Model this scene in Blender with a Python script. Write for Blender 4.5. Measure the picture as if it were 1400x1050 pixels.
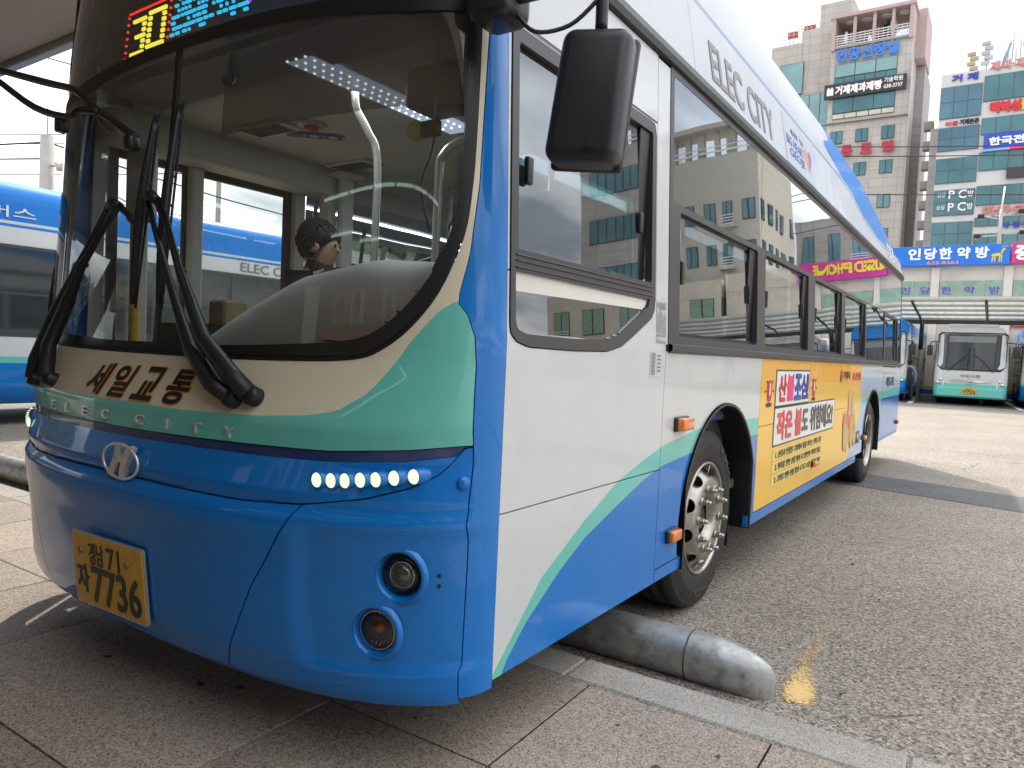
import bpy, bmesh, math, random, bisect
import numpy as np
from mathutils import Vector, Matrix
random.seed(7)
SC = bpy.context.scene
for o in list(bpy.data.objects): bpy.data.objects.remove(o)
COL = SC.collection
R = math.radians

# ------------------------------------------------------------------ camera, sky, sun
cam = bpy.data.cameras.new('camera'); co = bpy.data.objects.new('camera', cam); COL.objects.link(co)
SC.camera = co
FPX, YAW, PITCH, ROLL = 991.73, 0.5930, -0.0455, 0.0450
cam.sensor_width = 36.0; cam.lens = 36.0 * FPX / 1400.0
cam.clip_start = 0.05; cam.clip_end = 3000
fw = Vector((-math.sin(YAW) * math.cos(PITCH), math.cos(YAW) * math.cos(PITCH), math.sin(PITCH)))
rt = Vector((math.cos(YAW), math.sin(YAW), 0)); up = rt.cross(fw)
rr = rt * math.cos(ROLL) + up * math.sin(ROLL); uu_ = -rt * math.sin(ROLL) + up * math.cos(ROLL)
m = Matrix((rr, uu_, -fw)).transposed().to_4x4(); m.translation = Vector((2.4524, -1.2542, 1.3347))
co.matrix_world = m

SUNV = Vector((-1.80, 2.30, 3.40)).normalized()
w = bpy.data.worlds.new('World'); SC.world = w; w.use_nodes = True
nt = w.node_tree; nt.nodes.clear()
N = nt.nodes.new; L = nt.links.new
out = N('ShaderNodeOutputWorld'); bg = N('ShaderNodeBackground'); bg.inputs[1].default_value = 0.105
sky = N('ShaderNodeTexSky'); sky.sky_type = 'NISHITA'; sky.sun_disc = False
sky.sun_elevation = math.asin(SUNV.z); sky.sun_rotation = math.atan2(SUNV.x, SUNV.y)
sky.air_density = 1.2; sky.dust_density = 2.0; sky.ozone_density = 1.5
tc = N('ShaderNodeTexCoord'); sp = N('ShaderNodeSeparateXYZ'); L(tc.outputs['Generated'], sp.inputs[0])
zz = N('ShaderNodeMath'); zz.operation = 'MAXIMUM'; L(sp.outputs[2], zz.inputs[0]); zz.inputs[1].default_value = 0.0
za = N('ShaderNodeMath'); za.operation = 'ADD'; L(zz.outputs[0], za.inputs[0]); za.inputs[1].default_value = 0.22
dv = N('ShaderNodeVectorMath'); dv.operation = 'SCALE'; L(tc.outputs['Generated'], dv.inputs[0])
iv = N('ShaderNodeMath'); iv.operation = 'DIVIDE'; iv.inputs[0].default_value = 1.0; L(za.outputs[0], iv.inputs[1]); L(iv.outputs[0], dv.inputs['Scale'])
mp = N('ShaderNodeMapping'); mp.inputs['Scale'].default_value = (1.3, 0.55, 0.8); mp.inputs['Rotation'].default_value = (0, 0, 0.5); mp.inputs['Location'].default_value = (2.9, 1.7, 0); L(dv.outputs[0], mp.inputs[0])
ns = N('ShaderNodeTexNoise'); ns.inputs['Scale'].default_value = 1.9; ns.inputs['Detail'].default_value = 7; ns.inputs['Roughness'].default_value = 0.55; L(mp.outputs[0], ns.inputs[0])
cr = N('ShaderNodeMapRange'); cr.inputs[1].default_value = 0.36; cr.inputs[2].default_value = 0.60; cr.inputs[3].default_value = 0.80; cr.inputs[4].default_value = 1.0; L(ns.outputs[0], cr.inputs[0])
ns2 = N('ShaderNodeTexNoise'); ns2.inputs['Scale'].default_value = 1.6; ns2.inputs['Detail'].default_value = 5; L(mp.outputs[0], ns2.inputs[0])
cc = N('ShaderNodeMix'); cc.data_type = 'RGBA'; cc.inputs[6].default_value = (2.25, 2.4, 2.7, 1); cc.inputs[7].default_value = (8.4, 8.2, 8.0, 1)
c2 = N('ShaderNodeMapRange'); c2.inputs[1].default_value = 0.42; c2.inputs[2].default_value = 0.66; L(ns2.outputs[0], c2.inputs[0]); L(c2.outputs[0], cc.inputs[0])
mx = N('ShaderNodeMix'); mx.data_type = 'RGBA'; L(cr.outputs[0], mx.inputs[0]); L(sky.outputs[0], mx.inputs[6]); L(cc.outputs[2], mx.inputs[7])
gz = N('ShaderNodeMath'); gz.operation = 'MULTIPLY_ADD'; gz.inputs[1].default_value = 0.75; gz.inputs[2].default_value = 0.55; L(zz.outputs[0], gz.inputs[0])   # overcast sky: brighter towards the zenith
sc = N('ShaderNodeVectorMath'); sc.operation = 'SCALE'; L(cc.outputs[2], sc.inputs[0]); L(gz.outputs[0], sc.inputs['Scale']); L(sc.outputs[0], mx.inputs[7])
L(mx.outputs[2], bg.inputs[0]); L(bg.outputs[0], out.inputs[0])

sun = bpy.data.lights.new('sun', 'SUN'); sun.energy = 1.0; sun.angle = R(1.2); sun.color = (1, 0.93, 0.83)
so = bpy.data.objects.new('sun', sun); COL.objects.link(so); so.rotation_euler = SUNV.to_track_quat('Z', 'Y').to_euler()
SC.view_settings.view_transform = 'Standard'; SC.view_settings.look = 'None'
SC.view_settings.exposure = 2.08; SC.view_settings.gamma = 1.0
SC.view_settings.use_curve_mapping = False
SC.cycles.max_bounces = 8; SC.cycles.transparent_max_bounces = 16; SC.cycles.glossy_bounces = 4; SC.cycles.diffuse_bounces = 3
SC.cycles.caustics_reflective = False; SC.cycles.caustics_refractive = False

# ------------------------------------------------------------------ materials
MC = {}
def M(name, col, rough=0.5, metal=0.0, coat=0.0, var=0.06, vs=3.0, bump=0.0, bs=40.0, emit=None, es=1.0, spec=0.5, dirt=None):
    if name in MC: return MC[name]
    mt = bpy.data.materials.new(name); mt.use_nodes = True; n = mt.node_tree; b = n.nodes['Principled BSDF']
    tcx = n.nodes.new('ShaderNodeTexCoord'); no = n.nodes.new('ShaderNodeTexNoise'); no.inputs['Scale'].default_value = vs; no.inputs['Detail'].default_value = 5
    n.links.new(tcx.outputs['Object'], no.inputs[0])
    mix = n.nodes.new('ShaderNodeMix'); mix.data_type = 'RGBA'
    a = [max(0, c * (1 - var * 2)) for c in col]; bb = [min(1, c * (1 + var * 2)) for c in col]
    mix.inputs[6].default_value = (*a, 1); mix.inputs[7].default_value = (*bb, 1)
    n.links.new(no.outputs[0], mix.inputs[0]); last = mix.outputs[2]
    if dirt:
        n2 = n.nodes.new('ShaderNodeTexNoise'); n2.inputs['Scale'].default_value = dirt[1]; n2.inputs['Detail'].default_value = 8; n2.inputs['Roughness'].default_value = 0.65
        n.links.new(tcx.outputs['Object'], n2.inputs[0])
        mr = n.nodes.new('ShaderNodeMapRange'); mr.inputs[1].default_value = 0.5; mr.inputs[2].default_value = 0.75; mr.inputs[4].default_value = dirt[0]
        n.links.new(n2.outputs[0], mr.inputs[0])
        m2 = n.nodes.new('ShaderNodeMix'); m2.data_type = 'RGBA'; n.links.new(mr.outputs[0], m2.inputs[0]); n.links.new(last, m2.inputs[6]); m2.inputs[7].default_value = (*dirt[2], 1); last = m2.outputs[2]
    n.links.new(last, b.inputs['Base Color'])
    b.inputs['Metallic'].default_value = metal; b.inputs['Specular IOR Level'].default_value = spec
    rr_ = n.nodes.new('ShaderNodeMapRange'); rr_.inputs[3].default_value = max(0, rough * 0.85); rr_.inputs[4].default_value = min(1, rough * 1.15); n.links.new(no.outputs[0], rr_.inputs[0]); n.links.new(rr_.outputs[0], b.inputs['Roughness'])
    b.inputs['Coat Weight'].default_value = coat; b.inputs['Coat Roughness'].default_value = 0.03
    if bump:
        nb = n.nodes.new('ShaderNodeTexNoise'); nb.inputs['Scale'].default_value = bs; nb.inputs['Detail'].default_value = 4; n.links.new(tcx.outputs['Object'], nb.inputs[0])
        bp = n.nodes.new('ShaderNodeBump'); bp.inputs['Strength'].default_value = bump; bp.inputs['Distance'].default_value = 0.01; n.links.new(nb.outputs[0], bp.inputs['Height']); n.links.new(bp.outputs[0], b.inputs['Normal'])
    if emit:
        b.inputs['Emission Color'].default_value = (*emit, 1); b.inputs['Emission Strength'].default_value = es
    MC[name] = mt; return mt
def paint(name, col, rough=0.35, coat=0.8, spec=0.5, dt=0.10):
    mt = M(name, col, rough, 0.0, coat, 0.02, 1.2, spec=spec, dirt=(dt, 6.0, (0.25, 0.24, 0.22)))
    n = mt.node_tree; b = n.nodes['Principled BSDF']
    tcx = n.nodes.new('ShaderNodeTexCoord'); nb = n.nodes.new('ShaderNodeTexNoise'); nb.inputs['Scale'].default_value = 2.2; nb.inputs['Detail'].default_value = 2
    n.links.new(tcx.outputs['Object'], nb.inputs[0])
    bp = n.nodes.new('ShaderNodeBump'); bp.inputs['Strength'].default_value = 0.35; bp.inputs['Distance'].default_value = 0.012
    n.links.new(nb.outputs[0], bp.inputs['Height']); n.links.new(bp.outputs[0], b.inputs['Coat Normal']); n.links.new(bp.outputs[0], b.inputs['Normal'])
    return mt
def glass(name, tint, ior=1.5, boost=1.0, rough=0.01, dust_haze=0.0):
    if name in MC: return MC[name]
    mt = bpy.data.materials.new(name); mt.use_nodes = True; n = mt.node_tree; n.nodes.clear()
    o = n.nodes.new('ShaderNodeOutputMaterial'); t = n.nodes.new('ShaderNodeBsdfTransparent'); t.inputs[0].default_value = (*tint, 1)
    g = n.nodes.new('ShaderNodeBsdfGlossy'); g.inputs['Roughness'].default_value = rough; g.inputs[0].default_value = (0.93, 0.97, 1, 1)
    tcx = n.nodes.new('ShaderNodeTexCoord'); nb = n.nodes.new('ShaderNodeTexNoise'); nb.inputs['Scale'].default_value = 1.3; nb.inputs['Detail'].default_value = 1
    n.links.new(tcx.outputs['Object'], nb.inputs[0])
    bp = n.nodes.new('ShaderNodeBump'); bp.inputs['Strength'].default_value = 0.10; bp.inputs['Distance'].default_value = 0.02
    n.links.new(nb.outputs[0], bp.inputs['Height']); n.links.new(bp.outputs[0], g.inputs['Normal'])
    f = n.nodes.new('ShaderNodeFresnel'); f.inputs[0].default_value = ior
    mu = n.nodes.new('ShaderNodeMath'); mu.operation = 'MULTIPLY'; mu.use_clamp = True; mu.inputs[1].default_value = boost; n.links.new(f.outputs[0], mu.inputs[0])
    mixs = n.nodes.new('ShaderNodeMixShader'); n.links.new(mu.outputs[0], mixs.inputs[0]); n.links.new(t.outputs[0], mixs.inputs[1]); n.links.new(g.outputs[0], mixs.inputs[2]); n.links.new(mixs.outputs[0], o.inputs[0])
    if dust_haze:  # brownish dust film, also standing in for the haze of soffit reflections
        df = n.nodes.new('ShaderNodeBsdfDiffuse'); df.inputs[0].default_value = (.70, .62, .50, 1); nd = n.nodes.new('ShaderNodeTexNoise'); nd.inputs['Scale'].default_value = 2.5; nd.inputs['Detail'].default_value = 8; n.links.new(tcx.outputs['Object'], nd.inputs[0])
        md = n.nodes.new('ShaderNodeMapRange'); md.inputs[3].default_value = dust_haze * .5; md.inputs[4].default_value = dust_haze * 1.6; n.links.new(nd.outputs[0], md.inputs[0]); m5 = n.nodes.new('ShaderNodeMixShader'); n.links.new(md.outputs[0], m5.inputs[0]); n.links.new(mixs.outputs[0], m5.inputs[1]); n.links.new(df.outputs[0], m5.inputs[2]); n.links.new(m5.outputs[0], o.inputs[0])
    MC[name] = mt; return mt
def emis(name, col, s=1.0):
    return M(name, tuple(c * 0.3 for c in col), 0.4, emit=col, es=s)

BLUE = paint('bus_blue_paint', (0.002, 0.185, 0.60), .35, .75, .2, .02); TEAL = paint('bus_teal_paint', (0.14, 0.56, 0.48), .4, .6); CREAM = paint('bus_cream_paint', (0.74, 0.68, 0.50))
WHITE = paint('bus_white_paint', (0.65, 0.675, 0.68)); YEL = paint('ad_yellow_film', (0.93, 0.55, 0.06), .4, .4); YEL2 = paint('ad_orange_film', (0.93, 0.45, 0.015), .4, .4)
STRP = paint('roof_stripe_film', (0.25, 0.34, 0.50), .45, .2, .3); WHITE2 = paint('roof_lowered_white', (0.56, 0.60, 0.66), .45, .2, .3); PALE = paint('pale_blue_film', (0.30, 0.40, 0.56), .4, .3); BLUE2 = paint('roof_blue_film', (0.008, 0.22, 0.72), .4, .25, .2, .02); SKYB = paint('soft_blue_film', (0.22, 0.42, 0.72)); TRIM = paint('dark_blue_trim', (0.018, 0.045, 0.16))  # roof white: body white lowered in colour to offset blown-out sky glare
RUB = M('black_rubber', (0.012, 0.012, 0.013), 0.45, bump=0.1); FRAME = M('charcoal_frame', (0.055, 0.052, 0.056), 0.35, spec=0.5); BLK = M('black_plastic', (0.015, 0.015, 0.016), 0.35)
MIRB = M('mirror_shell_plastic', (0.028, 0.028, 0.032), 0.33, bump=0.05, bs=300); CHROME = M('chrome', (0.85, 0.83, 0.8), 0.08, 1.0, var=0.02); STEEL = M('wheel_alloy', (0.44, 0.41, 0.37), 0.36, 0.85, var=0.12, vs=8, dirt=(0.5, 12, (0.12, 0.09, 0.06)))
NUT = M('lug_nut_steel', (0.42, 0.42, 0.38), 0.35, 0.8); TYRE = M('tyre_rubber', (0.022, 0.020, 0.019), 0.62, var=0.15, vs=12, bump=0.25, bs=90, dirt=(0.35, 7, (0.07, 0.062, 0.055)))
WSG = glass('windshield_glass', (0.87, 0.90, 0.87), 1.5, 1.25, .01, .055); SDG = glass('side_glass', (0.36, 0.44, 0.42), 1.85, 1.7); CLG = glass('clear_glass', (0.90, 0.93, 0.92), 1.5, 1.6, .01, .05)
INT = M('interior_cream', (0.72, 0.70, 0.62), 0.6); INTW = M('interior_white', (0.72, 0.71, 0.67), 0.5); INTD = M('interior_dark', (0.05, 0.05, 0.055), 0.6); DASH = M('dash_grey', (0.74, 0.74, 0.72), 0.55, bump=0.15, bs=200); FLOORI = M('bus_floor', (0.10, 0.10, 0.11), 0.7)
POLE = M('grab_pole', (0.75, 0.73, 0.68), 0.25, 0.3); YPOLE = M('yellow_pole', (0.80, 0.50, 0.02), 0.4)
AMB = M('amber_lens', (0.85, 0.22, 0.01), 0.15, coat=1.0, emit=None)
TXB = M('black_print', (0.012, 0.011, 0.016), 0.4); TXG = M('grey_print', (0.20, 0.20, 0.21), 0.5); TXO = M('orange_print', (0.75, 0.30, 0.02), 0.4); TXW = M('white_print', (0.82, 0.82, 0.82), 0.5)
TXR = M('red_print', (0.62, 0.03, 0.05), 0.5); TXBL = M('blue_print', (0.02, 0.10, 0.45), 0.5); TXP = M('pink_print', (0.80, 0.05, 0.22), 0.5); TXGR = M('light_green_print', (0.25, 0.55, 0.30), 0.5)

# ------------------------------------------------------------------ helpers
def props(o, label=None, category=None, group=None, kind=None):
    cat = category
    if label: o['label'] = label
    if cat: o['category'] = cat
    if group: o['group'] = group
    if kind: o['kind'] = kind
    return o
def empty(name, loc=(0, 0, 0), **k):
    o = bpy.data.objects.new(name, None); COL.objects.link(o); o.location = loc; o.empty_display_size = 0.2
    return props(o, **k)
def link(name, me, parent=None, **k):
    o = bpy.data.objects.new(name, me); COL.objects.link(o)
    if parent is not None:
        o.parent = parent
        if parent.type == 'EMPTY': o.matrix_parent_inverse = Matrix.Translation(-Vector(parent.location))
    return props(o, **k)
def sub(name, loc, parent, **k):
    """an Empty that groups the pieces of one part"""
    o = link(name, None, parent, **k); o.location = loc; o.empty_display_size = 0.1; return o
class MB:
    def __init__(s): s.v = []; s.f = []; s.m = []; s.sm = []; s.mats = []
    def mi(s, mat):
        if mat not in s.mats: s.mats.append(mat)
        return s.mats.index(mat)
    def add(s, vs, fs, mat, smooth=False):
        b = len(s.v); i = s.mi(mat); s.v += [tuple(p) for p in vs]
        for f in fs: s.f.append([b + k for k in f]); s.m.append(i); s.sm.append(smooth)
    def box(s, c, sz, mat, bev=0.0, rot=None):
        c = Vector(c); h = Vector(sz) / 2
        if bev <= 0:
            vs = [Vector((x * h.x, y * h.y, z * h.z)) for x in (-1, 1) for y in (-1, 1) for z in (-1, 1)]
            fs = [(0, 1, 3, 2), (4, 6, 7, 5), (0, 4, 5, 1), (2, 3, 7, 6), (0, 2, 6, 4), (1, 5, 7, 3)]
        else:
            bev = min(bev, min(h) * 0.95); vs = []; idx = {}
            for sx in (-1, 1):
                for sy in (-1, 1):
                    for sz_ in (-1, 1):
                        for ax in range(3):
                            p = [sx * (h.x - bev), sy * (h.y - bev), sz_ * (h.z - bev)]; p[ax] = (sx, sy, sz_)[ax] * h[ax]
                            idx[(sx, sy, sz_, ax)] = len(vs); vs.append(Vector(p))
            fs = []
            for ax in range(3):
                o1, o2 = [(1, 2), (2, 0), (0, 1)][ax]
                for sg in (-1, 1):
                    q = []
                    for a, b_ in ((-1, -1), (1, -1), (1, 1), (-1, 1)):
                        k = [0, 0, 0]; k[ax] = sg; k[o1] = a; k[o2] = b_; q.append(idx[(*k, ax)])
                    fs.append(q if sg > 0 else q[::-1])
            for ax in range(3):
                o1, o2 = [(1, 2), (2, 0), (0, 1)][ax]
                for a in (-1, 1):
                    for b_ in (-1, 1):
                        k0 = [0, 0, 0]; k0[ax] = -1; k0[o1] = a; k0[o2] = b_; k1 = k0[:]; k1[ax] = 1
                        q = [idx[(*k0, o1)], idx[(*k1, o1)], idx[(*k1, o2)], idx[(*k0, o2)]]
                        fs.append(q)
            for sx in (-1, 1):
                for sy in (-1, 1):
                    for sz_ in (-1, 1): fs.append([idx[(sx, sy, sz_, a)] for a in range(3)])
        if rot is not None: vs = [rot @ p for p in vs]
        s.add([c + p for p in vs], fs, mat)
    def tube(s, pts, r, mat, n=10, caps=True):
        pts = [Vector(p) for p in pts]; rs = r if isinstance(r, (list, tuple)) else [r] * len(pts)
        vs = []; fs = []; prev = None
        for i, p in enumerate(pts):
            t = (pts[min(i + 1, len(pts) - 1)] - pts[max(i - 1, 0)]).normalized()
            if prev is None:
                a = t.orthogonal().normalized()
            else:
                a = (prev - t * prev.dot(t)); a = a.normalized() if a.length > 1e-6 else t.orthogonal().normalized()
            prev = a; b_ = t.cross(a)
            for k in range(n):
                an = 2 * math.pi * k / n; vs.append(p + (a * math.cos(an) + b_ * math.sin(an)) * rs[i])
        for i in range(len(pts) - 1):
            for k in range(n): fs.append((i * n + k, i * n + (k + 1) % n, (i + 1) * n + (k + 1) % n, (i + 1) * n + k))
        if caps: fs.append(list(range(n))[::-1]); fs.append([(len(pts) - 1) * n + k for k in range(n)])
        s.add(vs, fs, mat, True)
    def lathe(s, prof, c, ax, mat, n=32, smooth=True, ref=None):
        c = Vector(c); ax = Vector(ax).normalized(); a = ax.orthogonal().normalized() if ref is None else Vector(ref); b_ = ax.cross(a); vs = []; fs = []
        for (r, h) in prof:
            for k in range(n):
                an = 2 * math.pi * k / n; vs.append(c + ax * h + (a * math.cos(an) + b_ * math.sin(an)) * r)
        for i in range(len(prof) - 1):
            for k in range(n): fs.append((i * n + k, i * n + (k + 1) % n, (i + 1) * n + (k + 1) % n, (i + 1) * n + k))
        s.add(vs, fs, mat, smooth)
    def quad(s, a, b, c, d, mat): s.add([a, b, c, d], [(0, 1, 2, 3)], mat)
    def prism(s, poly, p0, ru, rv, n, mat, th):
        """polygon poly (u,v) on plane p0+u*ru+v*rv, extruded th along n"""
        p0 = Vector(p0); ru = Vector(ru); rv = Vector(rv); n = Vector(n); k = len(poly)
        a = [p0 + ru * u + rv * v for u, v in poly]; b = [p + n * th for p in a]
        s.add(a + b, [list(range(k))[::-1], [k + i for i in range(k)]] + [(i, (i + 1) % k, k + (i + 1) % k, k + i) for i in range(k)], mat)
    def mesh(s, name):
        me = bpy.data.meshes.new(name); me.from_pydata(s.v, [], s.f)
        for mt in s.mats: me.materials.append(mt)
        me.polygons.foreach_set('material_index', s.m); me.polygons.foreach_set('use_smooth', s.sm)
        bm = bmesh.new(); bm.from_mesh(me); bmesh.ops.recalc_face_normals(bm, faces=bm.faces); bm.to_mesh(me); bm.free(); me.update(); return me
    def build(s, name, parent=None, **k): return link(name, s.mesh(name), parent, **k)
def simple(name, parent, fn, **k):
    b = MB(); fn(b); return b.build(name, parent, **k)
def box(name, c, sz, mat, parent=None, bev=0.0, **k): return simple(name, parent, lambda b: b.box(c, sz, mat, bev), **k)
def tube(name, pts, r, mat, parent=None, n=10, **k): return simple(name, parent, lambda b: b.tube(pts, r, mat, n), **k)
def catmull(P, k=6, closed=False):
    P = [Vector(p) for p in P]; n = len(P); o = []
    for i in range(n if closed else n - 1):
        g = (lambda j: P[j % n]) if closed else (lambda j: P[max(0, min(n - 1, j))])
        a, b, c, d = g(i - 1), g(i), g(i + 1), g(i + 2)
        for j in range(k):
            t = j / k; o.append(0.5 * ((2 * b) + (c - a) * t + (2 * a - 5 * b + 4 * c - d) * t * t + (3 * b - a - 3 * c + d) * t ** 3))
    if not closed: o.append(P[-1])
    return o
def rbox(name, c, sz, mat, parent=None, bev=0.02, seg=3, rot=None, taper=None, **k):
    bm = bmesh.new(); bmesh.ops.create_cube(bm, size=1)
    for v in bm.verts: v.co = Vector((v.co.x * sz[0], v.co.y * sz[1], v.co.z * sz[2]))
    if taper:
        for v in bm.verts:
            f = 1 + taper * (v.co.z / sz[2]); v.co.x *= f; v.co.y *= f
    bmesh.ops.bevel(bm, geom=list(bm.edges), offset=bev, segments=seg, profile=0.5, affect='EDGES')
    for v in bm.verts:
        if rot is not None: v.co = rot @ v.co
        v.co += Vector(c)
    me = bpy.data.meshes.new(name); bm.to_mesh(me); bm.free(); me.materials.append(mat)
    for p in me.polygons: p.use_smooth = True
    return link(name, me, parent, **k)

# ---- text to mesh on any surface
_tc = {}
def text_mesh(s, bold=0.0, ext=0.5, res=3):
    key = (s, bold, ext, res)
    if key in _tc: return _tc[key]
    c = bpy.data.curves.new('lettering', 'FONT'); c.body = s; c.size = 1; c.offset = bold; c.extrude = ext; c.resolution_u = res
    o = bpy.data.objects.new('lettering', c); me = bpy.data.meshes.new_from_object(o)
    V = np.array([v.co[:] for v in me.vertices]) if len(me.vertices) else np.zeros((1, 3)); F = [list(p.vertices) for p in me.polygons]
    bpy.data.objects.remove(o); bpy.data.curves.remove(c); bpy.data.meshes.remove(me)
    _tc[key] = (V, F); return V, F
def letter(name, s, mapf, u0, u1, v0, v1, mat, parent=None, depth=0.002, bold=0.0, shear=0.0, lift=0.001, grow=0.0, mb=None, **k):
    """fit the text s into the box u0..u1 x v0..v1 of the surface mapf(u,v,w)"""
    V, F = text_mesh(s)
    a = V.min(0); b = V.max(0); W = max(b[0] - a[0], 1e-6); H = max(b[1] - a[1], 1e-6); q = MB() if mb is None else mb
    em = abs(v1 - v0) / H; sh = [(0, 0)] + ([(bold * em * math.cos(t), bold * em * math.sin(t)) for t in np.arange(.39, 6.28, math.pi / 4)] if bold > .03 else [(bold * em * c_, bold * em * d_) for c_, d_ in ((1, 1), (-1, 1), (1, -1), (-1, -1))] if bold else [])
    for n_, (du, dv_) in enumerate(sh):
        vs = []
        for x, y, z in V:
            u = (x - a[0]) / W; v = (y - a[1]) / H
            vs.append(mapf(u0 + (u1 - u0) * u + shear * (v - 0.5) * abs(v1 - v0) + du, v0 + (v1 - v0) * v + dv_, lift + depth * (z + 0.5) + n_ * em * .0009))
        q.add(vs, F, mat)
    return q.build(name, parent, **k) if mb is None else None
def plane_map(p0, ru, rv, n):
    p0 = Vector(p0); ru = Vector(ru); rv = Vector(rv); n = Vector(n)
    return lambda u, v, w=0: p0 + ru * u + rv * v + n * w

# ---- panels cut out of a curved surface by implicit outlines
def clip(poly, k):
    o = []; n = len(poly)
    for i in range(n):
        a = poly[i]; b = poly[(i + 1) % n]; fa = a[k]; fb = b[k]
        if fa <= 0: o.append(a)
        if (fa < 0) != (fb < 0) and fa != fb and fa * fb < 0:
            t = fa / (fa - fb); o.append(tuple(a[j] + (b[j] - a[j]) * t for j in range(len(a))))
    return o
def sheet(name, parent, X, Z, mapf, fields, regions, thick=0.02, **kw):
    """X,Z: 2D arrays of surface coordinates; fields: list of arrays (<0 inside); regions: [(mat,[arrays])]"""
    q = MB(); key = {}; pts = []; faces = []; fm = []
    nu, nv = X.shape
    for mat, rf in regions:
        F = np.array(fields + rf) if (fields or rf) else np.zeros((0, nu, nv)) - 1
        c00, c10, c11, c01 = F[:, :-1, :-1], F[:, 1:, :-1], F[:, 1:, 1:], F[:, :-1, 1:]
        mxv = np.maximum(np.maximum(c00, c10), np.maximum(c11, c01)); mnv = np.minimum(np.minimum(c00, c10), np.minimum(c11, c01))
        inside = (mxv <= 0).all(0); outside = (mnv > 0).any(0)
        for i, j in zip(*np.where(~outside)):
            ids = ((i, j), (i + 1, j), (i + 1, j + 1), (i, j + 1))
            if inside[i, j]: poly = [(X[a], Z[a]) for a in ids]
            else:
                poly = [(X[a], Z[a], *F[(slice(None),) + a]) for a in ids]
                for k in range(F.shape[0]):
                    if len(poly) < 3: break
                    poly = clip(poly, 2 + k)
                if len(poly) < 3: continue
            f = []
            for p in poly:
                kk = (round(p[0], 5), round(p[1], 5))
                if kk not in key: key[kk] = len(pts); pts.append(kk)
                if not f or f[-1] != key[kk]: f.append(key[kk])
            if len(f) > 1 and f[0] == f[-1]: f.pop()
            if len(set(f)) == len(f) >= 3: faces.append(f); fm.append(q.mi(mat))
    if not faces: return None
    P = [Vector(mapf(x, z)) for x, z in pts]
    ec = {}
    for fi, f in enumerate(faces):
        for a, b in zip(f, f[1:] + f[:1]): ec.setdefault((min(a, b), max(a, b)), []).append((a, b, fm[fi]))
    if thick:
        e = 1e-3; back = {}
        def bk(i):
            if i not in back:
                x, z = pts[i]; n = (Vector(mapf(x + e, z)) - Vector(mapf(x - e, z))).cross(Vector(mapf(x, z + e)) - Vector(mapf(x, z - e)))
                n = n.normalized() if n.length > 1e-12 else Vector((0, 0, 1)); back[i] = len(P); P.append(P[i] - n * thick)
            return back[i]
        nf = len(faces)
        for k_, l in ec.items():
            if len(l) == 1:
                a, b, mm = l[0]; faces.append([b, a, bk(a), bk(b)]); fm.append(mm)
    else: nf = len(faces)
    me = bpy.data.meshes.new(name); me.from_pydata([tuple(p) for p in P], [], faces)
    for mt in q.mats: me.materials.append(mt)
    me.polygons.foreach_set('material_index', fm); me.polygons.foreach_set('use_smooth', [i < nf for i in range(len(faces))])
    me.update()
    try: me.set_sharp_from_angle(angle=R(50))
    except Exception: pass
    return link(name, me, parent, **kw)
def poly_sd(X, Z, P):
    """signed distance to closed polygon, negative inside"""
    P = np.array(P, float); x = X.ravel(); z = Z.ravel(); d = np.full(x.shape, 1e9); ins = np.zeros(x.shape, bool)
    for i in range(len(P)):
        a = P[i]; b = P[(i + 1) % len(P)]; e = b - a; L2 = max(e @ e, 1e-12)
        t = np.clip(((x - a[0]) * e[0] + (z - a[1]) * e[1]) / L2, 0, 1)
        d = np.minimum(d, np.hypot(x - a[0] - t * e[0], z - a[1] - t * e[1]))
        c = ((a[1] > z) != (b[1] > z)) & (x < (b[0] - a[0]) * (z - a[1]) / (b[1] - a[1] + 1e-15) + a[0]); ins ^= c
    return np.where(ins, -d, d).reshape(X.shape)
def rrect(X, Z, x0, x1, z0, z1, r):
    cx, cz = (x0 + x1) / 2, (z0 + z1) / 2; qx = np.abs(X - cx) - (x1 - x0) / 2 + r; qz = np.abs(Z - cz) - (z1 - z0) / 2 + r
    return np.hypot(np.maximum(qx, 0), np.maximum(qz, 0)) + np.minimum(np.maximum(qx, qz), 0) - r

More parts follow.
